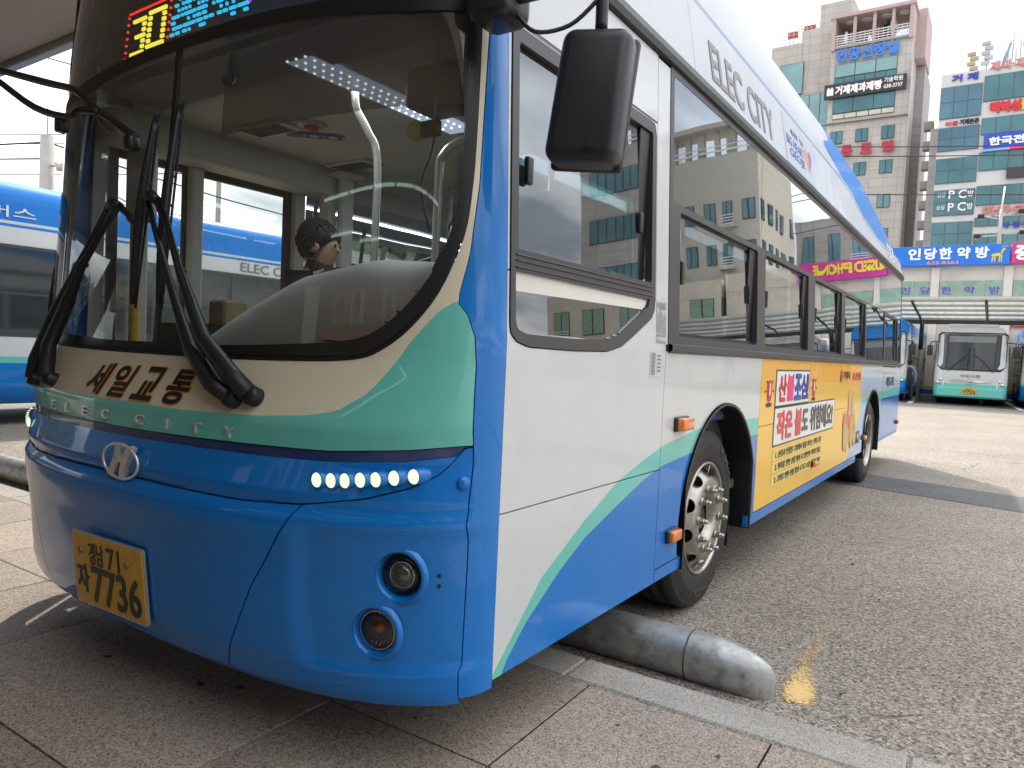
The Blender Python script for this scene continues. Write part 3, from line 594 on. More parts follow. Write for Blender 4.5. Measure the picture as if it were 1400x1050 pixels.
for ch, x in zip('ELEC', (-.528, -.389, -.244, -.101)): letter('model_letter', ch, fmap, x - .022, x + .022, 1.038, 1.070, SILV, bus, .006, .012)
for ch, x in zip('CITY', (.118, .270, .414, .560)):
    hw = .024 if ch != 'I' else .005; letter('model_letter', ch, fmap, x - hw, x + hw, 1.039, 1.072, SILV, bus, .006, .012)
for ch, x in zip('세일교통', (-.232, -.072, .098, .268)):
    letter('company_letter', ch, fmap, x - .058, x + .058, 1.118, 1.222, TXO, bus, .001, .050, .22, .0015)
    letter('company_letter', ch, fmap, x - .058, x + .058, 1.118, 1.222, TXB, bus, .001, .022, .22, .0035)
pp = Vector((0.012, .004, .523)); prx = Vector((1, .045, 0)).normalized(); prz = Vector((0, -.10, 1)).normalized(); pn = prx.cross(prz).normalized()
prx = prx * .93; pm = plane_map(pp, prx, prz, pn)
b = MB(); PLY = M('plate_yellow', (.72, .40, .05), .45, dirt=(.5, 14, (.30, .18, .05)))
def rr_poly(x0, x1, z0, z1, r, k=5):
    o = []
    for cx, cz, a0 in ((x1 - r, z1 - r, 0), (x0 + r, z1 - r, 90), (x0 + r, z0 + r, 180), (x1 - r, z0 + r, 270)):
        for i in range(k + 1): a = R(a0 + 90 * i / k); o.append((cx + r * math.cos(a), cz + r * math.sin(a)))
    return o
b.prism(rr_poly(-.228, .228, -.134, .126, .014), pm(0, 0, 0), prx, prz, pn, M('plate_frame', (.62, .58, .5), .35, .6), .007)
b.prism(rr_poly(-.220, .220, -.126, .118, .010), pm(0, 0, .0072), prx, prz, pn, PLY, .003); plate = b.build('license_plate', bus)
gm = M('plate_green_black', (.02, .035, .025), .45)
letter('plate_text', '경남', pm, -.112, -.020, .022, .098, gm, plate, .002, .012, lift=.0103); letter('plate_text', '71', pm, .005, .082, .022, .096, gm, plate, .002, .012, lift=.0103)
letter('plate_text', '자', pm, -.200, -.128, -.085, .012, gm, plate, .002, .02, lift=.0103); letter('plate_text', '7736', pm, -.104, .198, -.110, .014, gm, plate, .002, .014, lift=.0103)
for x in (-.168, .132): 
    b = MB(); b.lathe([(.012, 0), (.012, .006), (.008, .008), (.0005, .009)], pm(x, .062, .010), pn, M('rusty_bolt', (.3, .24, .16), .5, .6), 14); b.build('bolt', plate)
for x in (-.13, .10): box('clip', pm(x, -.128, .009), (.035, .006, .010), M('plate_frame', (.62, .58, .5), .35, .6), plate, .002)
sheet('plate_recess', bus, XX, ZZ, lambda x, z: FM(x, z, .0015), [np.hypot((XX - 0) / .30, 0) - 1, rrect(XX, ZZ, -.262, .262, .335, .64, .05), -rrect(XX, ZZ, -.235, .235, .352, .62, .03)], [(BLUE, [])], .004)

# ---- destination display: dot matrix behind the glass
disp = box('display_case', (0.12, .50, 2.62), (1.95, .30, .50), INTD, bus, .02)
DM = {'yellow_dots': emis('yellow_led', (1.0, .85, .08), .30), 'red_dots': emis('red_led', (1.0, .03, .03), .32), 'cyan_dots': emis('cyan_led', (.02, .55, .95), .28), 'violet_dots': emis('violet_led', (.35, .06, .95), .28)}
DB = {k: MB() for k in DM}
def dot(k, x, z, sx=.010, sz=.008):
    y = float(yfront(x, z)) + .025; DB[k].box((x, y, z), (sx, .006, sz), DM[k])
D3 = ['11111', '00001', '00001', '10111', '00001', '10001', '01110']; D0 = ['11111', '10001', '10001', '10001', '10001', '10001', '10001']
for r_, row in enumerate(['1111', '0001', '0001', '0111', '0001', '0001', '1111']):
    for c_, q in enumerate(row):
        if q == '1': dot('yellow_dots', -.375 + c_ * .024, 2.525 - r_ * .0215, .021, .012)
for r_, row in enumerate(['11111', '10001', '10001', '10001', '10001', '10001', '11111']):
    for c_, q in enumerate(row):
        if q == '1': dot('yellow_dots', -.262 + c_ * .024, 2.535 - r_ * .0215, .021, .012)
for i in range(24):
    x = -.42 + i * .0125; dot('red_dots', x, 2.563, .009, .005)
for i in range(7):
    dot('red_dots', -.425, 2.55 - i * .027, .008, .007); dot('red_dots', -.128, 2.55 - i * .027, .008, .007)
rnd = random.Random(4)
for cx in np.arange(-.105, .30, .078):
    for r_ in range(7):
        for c_ in range(6):
            if (r_ in (1, 3, 5) and rnd.random() < .8) or rnd.random() < .33: dot('cyan_dots', cx + c_ * .0115, 2.415 + r_ * .021, .0105, .009)
for cx in np.arange(.33, .80, .075):
    for r_ in range(5):
        for c_ in range(6):
            if rnd.random() < .6: dot('violet_dots', cx + c_ * .0115, 2.44 + r_ * .021, .0105, .009)
for k in DB: props(DB[k].build(k, disp), kind='stuff')

# ---- sides: panels, livery, openings
def side_fields(Y, Z):
    tu = ip([.5, .6, .76, 1.05, 1.3, 1.47, 1.73, 2.13, 2.28, 3.0, 7.0, 8.6, 10.9], [.360, .451, .597, .743, .848, .891, .950, .994, 1.004, 1.001, .979, 1.046, 1.076])(Y)
    tl = ip([.5, .57, .68, .88, 1.05, 1.31, 1.55, 1.74, 2.07, 3.0, 7.0, 8.65, 10.9], [.27, .379, .474, .594, .675, .755, .824, .862, .886, .897, .909, .955, .966])(Y)
    return tu, tl
def grid(y0, y1, dy, z0, z1, dz):
    return np.meshgrid(np.linspace(y0, y1, max(2, int(round((y1 - y0) / dy)) + 1)), np.linspace(z0, z1, max(2, int(round((z1 - z0) / dz)) + 1)), indexing='ij')
dwo = [(.51, 1.42), (.515, 1.385), (.55, 1.36), (.62, 1.346), (.9, 1.342), (1.15, 1.346), (1.27, 1.368), (1.35, 1.40), (1.55, 1.49), (1.585, 1.53), (1.59, 1.58), (1.588, 2.25), (1.57, 2.30), (.515, 2.30)]
def side_panel(name, s, y0, y1, z0, z1, mode='livery', extra=None, dy=.04, dz=.03, thick=.025, gap=.0022):
    Y, Z = grid(y0 + gap, y1 - gap, dy, z0 + gap, z1 - gap, dz); F = []
    if extra: F += extra(Y, Z)
    tu, tl = side_fields(Y, Z)
    if mode == 'white': rg = [(WHITE, [])]
    elif mode == 'blue': rg = [(BLUE, [])]
    elif mode == 'ad':
        edge = ip([.4, .52, .8, 1.0, 1.36], [6.36, 6.55, 7.0, 7.03, 6.99])(Z); sw = Y - edge
        wave = 1.17 + .03 * np.sin(Y * 1.6)
        rg = [(YEL, [sw, Z - wave]), (YEL2, [sw, wave - Z]), (TEAL, [-sw, sw - .07, Z - .95]), (WHITE, [-sw, sw - .07, .95 - Z]), (SKYB, [.07 - sw, Z - tl]), (TEAL, [.07 - sw, Z - tu, tl - Z]), (WHITE, [.07 - sw, tu - Z])]
    else: rg = [(BLUE, [Z - tl]), (TEAL, [tl - Z, Z - tu]), (WHITE, [tu - Z])]
    return sheet(name, bus, Y, Z, mapL if s > 0 else mapR, F, rg, thick)
arch = lambda yc, zc, r: (lambda Y, Z: [np.minimum(-(np.hypot(Y - yc, Z - zc) - r), 9) if True else 0, np.maximum(np.abs(Y - yc) - r, Z - zc) * -1])
def arch1(Y, Z): return [-(np.hypot(Y - 2.58, Z - .50) - .61), -np.maximum(np.abs(Y - 2.58) - .55, Z - .47)]
def arch2(Y, Z): return [-(np.hypot(Y - 7.95, Z - .47) - .61), -np.maximum(np.abs(Y - 7.95) - .56, Z - .45)]
dwf = lambda Y, Z: [-poly_sd(Y, Z, dwo)]
side_panel('front_side_panel', 1, .50, 1.715, .848, 1.572, extra=dwf, dy=.025, dz=.02)
side_panel('window_pillar_panel', 1, .50, 1.60, 1.572, 2.305, 'white', extra=lambda Y, Z: [-poly_sd(Y, Z, dwo)], dy=.03)
side_panel('side_hatch', 1, .50, 1.715, .345, .848, dy=.025, dz=.015)
side_panel('door_pillar', 1, 1.60, 1.735, 1.39, 2.58, 'white')
side_panel('upper_side_pane_painted', 1, .50, 1.60, 2.305, 2.59, 'white')  # pane above the driver's window, its sky reflection painted as plain white
side_panel('wheel_arch_panel', 1, 1.715, 3.235, .405, 1.365, extra=arch1, dy=.03, dz=.025)
for (a, b_, md) in ((3.235, 4.62, 'ad'), (4.62, 6.2, 'ad')):
    side_panel('advert_panel', 1, a, b_, .415, .94, md); side_panel('advert_panel', 1, a, b_, .94, 1.36, md)
side_panel('advert_panel', 1, 6.2, 8.62, .415, 1.36, 'ad', extra=arch2)
side_panel('rear_side_panel', 1, 8.62, 10.94, .45, .94); side_panel('rear_side_panel', 1, 8.62, 10.94, .94, 1.345)
side_panel('skirt_strip', 1, 1.715, 3.12, .345, .403, 'blue', extra=lambda Y, Z: [-(np.abs(Y - 2.58) - .55)])
side_panel('skirt_strip', 1, 3.10, 6.95, .345, .413, 'blue'); side_panel('skirt_strip', 1, 8.53, 10.93, .42, .448, 'blue')
# right-hand side (seen only past the nose and through the glass)
side_panel('right_side_panel', -1, 1.72, 10.94, .35, 1.36, extra=lambda Y, Z: arch1(Y, Z) + arch2(Y, Z), dy=.06)
side_panel('right_front_post', -1, .50, .58, .35, 2.6, 'livery'); side_panel('right_upper_panel', -1, .50, 10.94, 2.27, 2.6, 'white', dy=.2)
for y in (1.68, 3.2, 4.6, 5.95, 7.3, 8.7, 10.0): side_panel('window_post', -1, y, y + (.10 if y < 10 else .94), 1.36, 2.27, 'white')
for a, b_ in ((1.78, 3.2), (3.3, 4.6), (4.7, 5.95), (6.05, 7.3), (7.4, 8.7), (8.8, 10.0)):
    b = MB(); b.add([SM(a, 1.36, -.012, -1), SM(b_, 1.36, -.012, -1), SM(b_, 2.27, -.012, -1), SM(a, 2.27, -.012, -1)], [(0, 1, 2, 3)], SDG); b.build('right_window', bus)
# front door: two glazed leaves
for a, b_ in ((.585, 1.02), (1.03, 1.675)):
    b = MB(); fr_ = .045
    for (ya, yb, za, zb) in ((a, a + fr_, .36, 2.26), (b_ - fr_, b_, .36, 2.26), (a + fr_, b_ - fr_, .36, .62), (a + fr_, b_ - fr_, 2.2, 2.26)): b.box((-1.215, (ya + yb) / 2, (za + zb) / 2), (.035, yb - ya, zb - za), FRAME, .004)
    d = b.build('entrance_door', bus); b = MB(); b.add([(-1.215, a + fr_, .62), (-1.215, b_ - fr_, .62), (-1.215, b_ - fr_, 2.2), (-1.215, a + fr_, 2.2)], [(0, 1, 2, 3)], CLG); b.build('door_pane', d)
# roof cove with the model lettering, and the roof
for s in (1, -1):
    H = lambda Y: ip([.5, 6.3, 7.4, 8.7, 9.9, 10.6, 10.94], [3.39, 3.39, 3.34, 3.12, 2.90, 2.78, 2.745])(Y)
    cuts = [.5, 2.07, 3.80, 5.50, 7.3, 9.1, 10.94] if s > 0 else [.5, 5.5, 10.94]
    for a, b_ in zip(cuts, cuts[1:]):
        Y, Z = grid(a + .002, b_ - .002, .06, 2.672, 3.40, .022)
        sl = ip([.5, 6.0, 6.6, 7.2, 8.2, 9.2, 10.9], [3.07, 3.05, 3.00, 2.88, 2.80, 2.80, 2.83])(Y)
        blu = np.maximum(5.35 + (3.39 - Z) * 1.4 + .25 * np.sin(Z * 23) - Y, sl + .045 - Z)
        sheet('roof_cove_panel', bus, Y, Z, mapL if s > 0 else mapR, [Z - H(Y)], [(WHITE2, [Z - sl]), (STRP, [sl - Z, Z - sl - .028]), (WHITE2, [sl + .028 - Z, Z - sl - .045]), (BLUE2, [blu, blu * 0 - 1]), (WHITE2, [-blu, sl + .045 - Z])], .02)
b = MB(); rails = []
ys = [.75, 6.3, 7.4, 8.7, 9.9, 10.6, 10.94]; zs = [3.39, 3.39, 3.34, 3.12, 2.90, 2.78, 2.745]
vs = []
for y, z in zip(ys, zs):
    xw = float(XS(z)) - float(ytail(y, z))
    for t in np.linspace(-1, 1, 13): vs.append((xw * t, y, z + .05 * (1 - t ** 4)))
b.add(vs, [(i * 13 + k, i * 13 + k + 1, (i + 1) * 13 + k + 1, (i + 1) * 13 + k) for i in range(len(ys) - 1) for k in range(12)], WHITE, True); b.build('roof', bus)
b = MB(); b.box((0, 10.93, 1.55), (2.0, .03, 2.3), WHITE); b.box((0, 10.945, 2.1), (1.7, .02, .7), BLK); b.build('rear_panel', bus)
# drip rail along the window tops
b = MB()
for s in (1, -1):
    sec = [(.0, 2.590), (.022, 2.597), (.030, 2.625), (.026, 2.660), (.0, 2.678)]; ysr = list(np.linspace(.52, 10.4, 20)) + [10.55, 10.7, 10.82, 10.9]
    vs = []
    for y in ysr:
        for dx, z in sec:
            if s > 0: z = z
            vs.append(SM(y, z, dx - .004, s))
    n = 5; b.add(vs, [(i * n + k, i * n + k + 1, (i + 1) * n + k + 1, (i + 1) * n + k) for i in range(len(ysr) - 1) for k in range(n - 1)], RUB, False)
b.build('drip_rail', bus)
# lettering on the cove and advert
letter('model_name', 'ELEC CITY', mapL, 2.33, 3.52, 2.735, 2.93, M('mid_grey_print', (.27, .27, .28), .5), bus, .0015, .022)
Y, Z = grid(3.83, 4.72, .05, 2.69, 3.03, .03); sheet('city_sticker', bus, Y, Z, lambda y, z: mapL(y, z, .0015), [], [(M('sticker_grey', (.50, .56, .64), .4), [])], 0)
letter('sticker_text', '세계로 가는', mapL, 4.02, 4.42, 2.925, 2.97, TXG, bus, .001, .004, lift=.002)
letter('sticker_text', 'BIG HEART', mapL, 3.88, 4.40, 2.835, 2.90, TXBL, bus, .001, .0, lift=.002); letter('sticker_text', 'GEOJE', mapL, 3.95, 4.40, 2.745, 2.82, TXBL, bus, .001, .008, lift=.002)
for k, (dc, mt) in enumerate([(0, M('heart_orange', (.85, .30, .08), .4)), (.07, M('heart_purple', (.25, .12, .45), .4))]):
    b = MB(); P = [(math.sin(t) ** 3 * .11, (13 * math.cos(t) - 5 * math.cos(2 * t) - 2 * math.cos(3 * t) - math.cos(4 * t)) / 17 * .105) for t in np.linspace(0, 2 * math.pi, 33)[:-1]]
    P = [p for p in P if (p[0] <= .001 if k == 0 else p[0] >= -.001)]
    b.add([mapL(4.55 + x, 2.87 + z, .003) for x, z in P], [list(range(len(P)))], mt); b.build('heart_logo', bus)
letter('rear_roof_text', '친환경', mapL, 9.0, 9.65, 2.66, 2.93, TXW, bus, .001, .02, lift=.002); letter('rear_roof_text', '전기버스', mapL, 9.7, 10.5, 2.67, 2.86, TXW, bus, .001, .02, lift=.002)
def plate_on_side(name, y0, y1, z0, z1, mt, lift=.002, frame=None, r=.0, par=None):
    b = MB(); P = rr_poly(y0, y1, z0, z1, r, 4) if r else [(y0, z0), (y1, z0), (y1, z1), (y0, z1)]
    if frame:
        e = .012; Q = [(y0 - e * 1.5, z0 - e), (y1 + e * 1.5, z0 - e), (y1 + e * 1.5, z1 + e), (y0 - e * 1.5, z1 + e)]; b.add([mapL(y, z, lift) for y, z in Q], [[0, 1, 2, 3]], frame); lift += .0015
    b.add([mapL(y, z, lift) for y, z in P], [list(range(len(P)))], mt); return b.build(name, par or bus)
GB = M('ad_frame_brown', (.12, .10, .07), .5); WB = M('ad_white', (.80, .80, .80), .45)
plate_on_side('advert_box', 3.60, 4.56, 1.055, 1.28, WB, .0015, GB); plate_on_side('advert_box', 3.60, 5.60, .795, 1.035, WB, .0015, GB)
LM_ = [('산', 3.68, TXR), ('불', 3.90, TXP), ('조', 4.12, TXBL), ('심', 4.32, M('indigo_print', (.05, .03, .25), .5))]
for ch, y, mt in LM_: letter('advert_text', ch, mapL, y - .02, y + .17, 1.085, 1.255, mt, bus, .001, .045, lift=.0045)
letter('advert_text', '!', mapL, 4.50, 4.53, 1.085, 1.255, TXBL, bus, .001, .03, lift=.0045)
letter('advert_text', '작은 불', mapL, 3.67, 4.36, .825, 1.01, M('warm_red_print', (.70, .10, .08), .5), bus, .001, .045, lift=.0045)
letter('advert_text', '도 위험해요!', mapL, 4.39, 5.53, .825, 1.01, M('brown_grey_print', (.13, .12, .10), .5), bus, .001, .045, lift=.0045)
for i, (s_, z) in enumerate([('1. 산림과 인접한 고위에서 불을 피우는 행위 금지', .727), ('2. 화목을 인한 산불 발생 시 2천만원 이하의 벌금', .645), ('3. 고의로 인한 산불 발생 시 최고 15년 이하의 징역', .560)]):
    plate_on_side('advert_strip', 3.60, 5.20, z - .036, z + .036, M('pale_yellow_print', (.80, .62, .18), .5), .002, r=.03); letter('advert_text', s_, mapL, 3.68, 5.12, z - .024, z + .024, TXB, bus, .001, .012, lift=.004)
for y in (3.44, 4.74):
    b = MB(); b.add([mapL(y + a, 1.155 + c_, .003) for a, c_ in rr_poly(-.05, .05, -.07, .07, .045)], [list(range(24))], TXR); b.add([mapL(y + a, 1.155 + c_, .003) for a, c_ in ((-.06, -.10), (.06, -.10), (.06, -.075), (-.06, -.075))], [(0, 1, 2, 3)], TXB)
    b.add([mapL(y + a, 1.155 + c_, .0045) for a, c_ in rr_poly(-.014, .014, -.03, .05, .012)], [list(range(24))], TXW)
    for a in (0, 45, 90, 135, 180): 
        d = (math.cos(R(a)), math.sin(R(a))); e = (-d[1] * .006, d[0] * .006)
        if a in (90,): continue
        b.add([mapL(y + d[0] * r_ + e[0] * q, 1.155 + d[1] * r_ * .9 + e[1] * q, .003) for r_, q in ((.075, -1), (.105, -1), (.105, 1), (.075, 1))], [(0, 1, 2, 3)], TXB)
    b.build('siren_print', bus)
letter('advert_text', '거제시', mapL, 5.98, 6.32, 1.21, 1.285, TXB, bus, .001, .02, lift=.003); letter('advert_text', '산림청', mapL, 6.62, 6.95, 1.20, 1.275, TXR, bus, .001, .02, lift=.003)
b = MB(); b.add([mapL(5.88 + x, 1.245 + z, .003) for x, z in rr_poly(-.06, .06, -.05, .05, .045)], [list(range(24))], TXR); b.add([mapL(5.88 + x, 1.225 + z, .0045) for x, z in rr_poly(-.045, .02, -.04, .03, .03)], [list(range(24))], TXBL); b.add([mapL(6.53 + x, 1.235 + z, .003) for x, z in rr_poly(-.05, .05, -.04, .04, .035)], [list(range(24))], TXR); b.build('logo_print', bus)
# the printed flames and two fire-fighters' silhouettes reduced to soft coloured shapes
b = MB(); rnd = random.Random(9)
for i in range(16):
    y = rnd.uniform(6.2, 6.85); z = rnd.uniform(.62, 1.05); rx, rz = rnd.uniform(.05, .13), rnd.uniform(.06, .16); mt = [M('print_peach', (.80, .42, .25), .5), M('print_sage', (.52, .50, .22), .5), M('print_rose', (.75, .25, .16), .5), M('print_ochre', (.62, .42, .12), .5)][i % 4]
    b.add([mapL(y + rx * math.cos(a) * (1 + .2 * math.sin(3 * a + i)), z + rz * math.sin(a) * (1 + .15 * math.cos(2 * a + i)), .002 + i * .0003) for a in np.linspace(0, 2 * math.pi, 17)[:-1]], [list(range(16))], mt)
b.build('advert_picture', bus)
letter('company_letter', '세일교통', mapL, 8.95, 9.75, 1.10, 1.22, TXB, bus, .001, .02, lift=.003)
b = MB()
for (y0, y1, z0, z1) in ((8.72, 9.92, 1.262, 1.266), (8.72, 8.726, .93, 1.262), (9.914, 9.92, .93, 1.262)): b.add([mapL(y, z, .001) for y, z in ((y0, z0), (y1, z0), (y1, z1), (y0, z1))], [(0, 1, 2, 3)], BLK)
b.build('rear_hatch_gap', bus)
b = plate_on_side('inspection_sticker', 1.55, 1.675, 1.25, 1.358, M('sticker_white', (.6, .6, .6), .5), .0012)
b = MB()
for i in range(17): b.add([mapL(1.56 + (i % 2) * .0, 1.262 + i * .0055, .0022), mapL(1.60, 1.262 + i * .0055, .0022), mapL(1.60, 1.265 + i * .0055, .0022), mapL(1.56, 1.265 + i * .0055, .0022)], [(0, 1, 2, 3)], TXG)
for i in range(5): b.add([mapL(1.62 + x, 1.275 + i * .016 + z, .0022) for x, z in ((0, 0), (.04, 0), (.04, .006), (0, .006))], [(0, 1, 2, 3)], TXG)
b.build('sticker_print', bus)
# side marker lamps, fuel flap etc.
for (y, z, sy, sz, lab) in ((1.93, 1.037, .16, .068, 1), (1.885, .53, .13, .062, 0), (4.86, .55, .13, .055, 0), (7.35, .575, .12, .055, 0), (10.33, .575, .12, .055, 0)):
    b = MB(); b.box(SM(y, z, .008), (.016, sy, sz), BLK, .006); mkr = b.build('side_marker', bus); rbox('marker_lens', SM(y, z, .024), (.028 if not lab else .045, sy * .86, sz * .84), AMB, mkr, .010)
b = MB(); b.add([mapL(6.98 + x, .60 + z, .002) for x, z in rr_poly(-.13, .13, -.065, .065, .02)], [list(range(24))], BLK); b.build('charging_flap', bus)
b = MB(); b.lathe([(.045, .004), (.04, .012), (.0005, .014)], (SM(6.98, .60)), (1, 0, 0), STEEL, 20); b.build('flap_cap', bus)

# ---- side window band
Yw, Zw = grid(1.735, 10.42, .02, 1.36, 2.595, .0155)
bays = [(1.86, 3.10), (3.27, 4.45), (4.68, 5.80), (5.97, 7.15), (8.72, 9.95)]
hol = [rrect(Yw, Zw, 1.775, 10.36, 2.015, 2.56, .01)] + [rrect(Yw, Zw, a, b_, 1.435, 1.985, .012) for a, b_ in bays] + [rrect(Yw, Zw, 7.22, 8.62, 1.42, 2.02, .01), rrect(Yw, Zw, 10.02, 10.36, 1.42, 2.02, .01)]
sheet('window_band_frame', bus, Yw, Zw, lambda y, z: mapL(y, z, .003), [-h for h in hol], [(FRAME, [])], .022)
b = MB(); vs = [SM(y, z, dx) for y in (1.735, 6, 10.42) for dx, z in ((0, 1.40), (.022, 1.392), (.022, 1.368), (0, 1.355))]; b.add(vs, [(i * 4 + k, i * 4 + k + 1, i * 4 + k + 5, i * 4 + k + 4) for i in range(2) for k in range(3)], FRAME); b.build('window_sill_rail', bus)
def pane(name, ya, yb, za, zb, depth, mat=SDG, par=None, th=.004):
    b = MB(); n = 4; vs = []; 
    for i in range(n + 1):
        z = za + (zb - za) * i / n; vs += [SM(ya, z, -depth), SM(yb, z, -depth)]
    b.add(vs, [(2 * i, 2 * i + 1, 2 * i + 3, 2 * i + 2) for i in range(n)], mat, True); return b.build(name, par or bus)
ups = [1.775, 3.17, 4.58, 5.89, 7.17, 8.60, 10.0, 10.36]
for a, b_ in zip(ups, ups[1:]): pane('upper_pane', a + .003, b_ - .003, 2.017, 2.558, -.001)
b = MB()
for y in ups[1:-1]: b.add([SM(y - .02, z, -.008) if q == 0 else SM(y + .02, z, -.008) for q, z in ((0, 2.0), (1, 2.0), (1, 2.57), (0, 2.57))], [(0, 1, 2, 3)], BLK)
b.build('pane_joint', bus)
for a, b_ in bays:
    jw = .10 * (b_ - a) / 1.2 + .02
    b = MB(); b.box(SM(b_ - jw / 2, 1.71, -.03), (.018, jw, .545), BLK, .003); b.box(SM((a + b_) / 2, 1.445, -.03), (.02, b_ - a, .014), BLK); b.box(SM((a + b_) / 2, 1.975, -.03), (.02, b_ - a, .014), BLK); sw = b.build('sliding_window', bus)
    midw = a + (b_ - a) * .56
    pane('sliding_pane', a, midw + .03, 1.45, 1.968, .012, par=sw); pane('sliding_pane', midw, b_ - jw, 1.45, 1.968, .026, par=sw)
    for yy, dd in ((a + .035, .0), (b_ - jw + .02, .016)): rbox('window_handle', SM(yy, 1.72, -.002 - dd), (.018, .032, .105), BLK, sw, .007)
pane('fixed_pane', 7.222, 8.618, 1.422, 2.012, .004); pane('fixed_pane', 10.022, 10.358, 1.422, 2.012, .004)
# driver's window
Yd, Zd = grid(.50, 1.62, .012, 1.33, 2.32, .0115)
dO = poly_sd(Yd, Zd, dwo); lowp = [(.542, 1.43), (.55, 1.402), (.60, 1.388), (.9, 1.385), (1.15, 1.392), (1.255, 1.415), (1.33, 1.45), (1.515, 1.54), (1.53, 1.572), (.54, 1.575)]
dU = rrect(Yd, Zd, .553, 1.545, 1.640, 2.252, .008); dL = poly_sd(Yd, Zd, lowp)
sheet('driver_window_frame', bus, Yd, Zd, lambda y, z: mapL(y, z, .004), [dO + .004, -dU, -dL], [(FRAME, [])], .03)
sheet('driver_lower_pane', bus, Yd, Zd, lambda y, z: mapL(y, z, -.010), [dL - .003], [(SDG, [])], 0)
sheet('driver_window_ledge_strip', bus, Yd, Zd, lambda y, z: mapL(y, z, -.0075), [dL + .006, (1.572 - .052 + .012 * (Yd - 1.0)) - Zd], [(M('ledge_cream', (.80, .79, .72), .6), [])], .002)  # cream strip on the glass, standing for the window ledge showing inside
sheet('driver_lower_pane_trim', bus, Yd, Zd, lambda y, z: mapL(y, z, -.006), [np.abs(dL + .003) - .0035], [(M('trim_grey', (.55, .54, .5), .3), [])], .004)
b = MB(); b.box(SM(1.495, 1.945, -.03), (.02, .10, .61), BLK, .003); b.box(SM(.562, 1.945, -.03), (.02, .02, .61), BLK, .003); b.box(SM(1.05, 2.243, -.03), (.02, .98, .02), BLK, .003)
for z in (1.585, 1.605, 1.622): b.box(SM(1.05, z, .006), (.006, 1.02, .004), FRAME, .001)
dw = b.build('driver_window_track', bus)
pane('driver_sliding_pane', .575, 1.45, 1.638, 2.245, .016, par=dw); pane('driver_sliding_pane', 1.0, 1.455, 1.638, 2.24, .030, par=dw)
rbox('window_handle', SM(.615, 1.885, -.002), (.020, .034, .085), BLK, dw, .008); rbox('window_handle', SM(1.46, 1.872, -.012), (.020, .034, .085), BLK, dw, .008)
b = MB(); b.add([SM(.52, 2.31, .001), SM(1.595, 2.305, .001), SM(1.595, 2.311, .001), SM(.52, 2.316, .001)], [(0, 1, 2, 3)], BLK); b.build('panel_joint', bus)

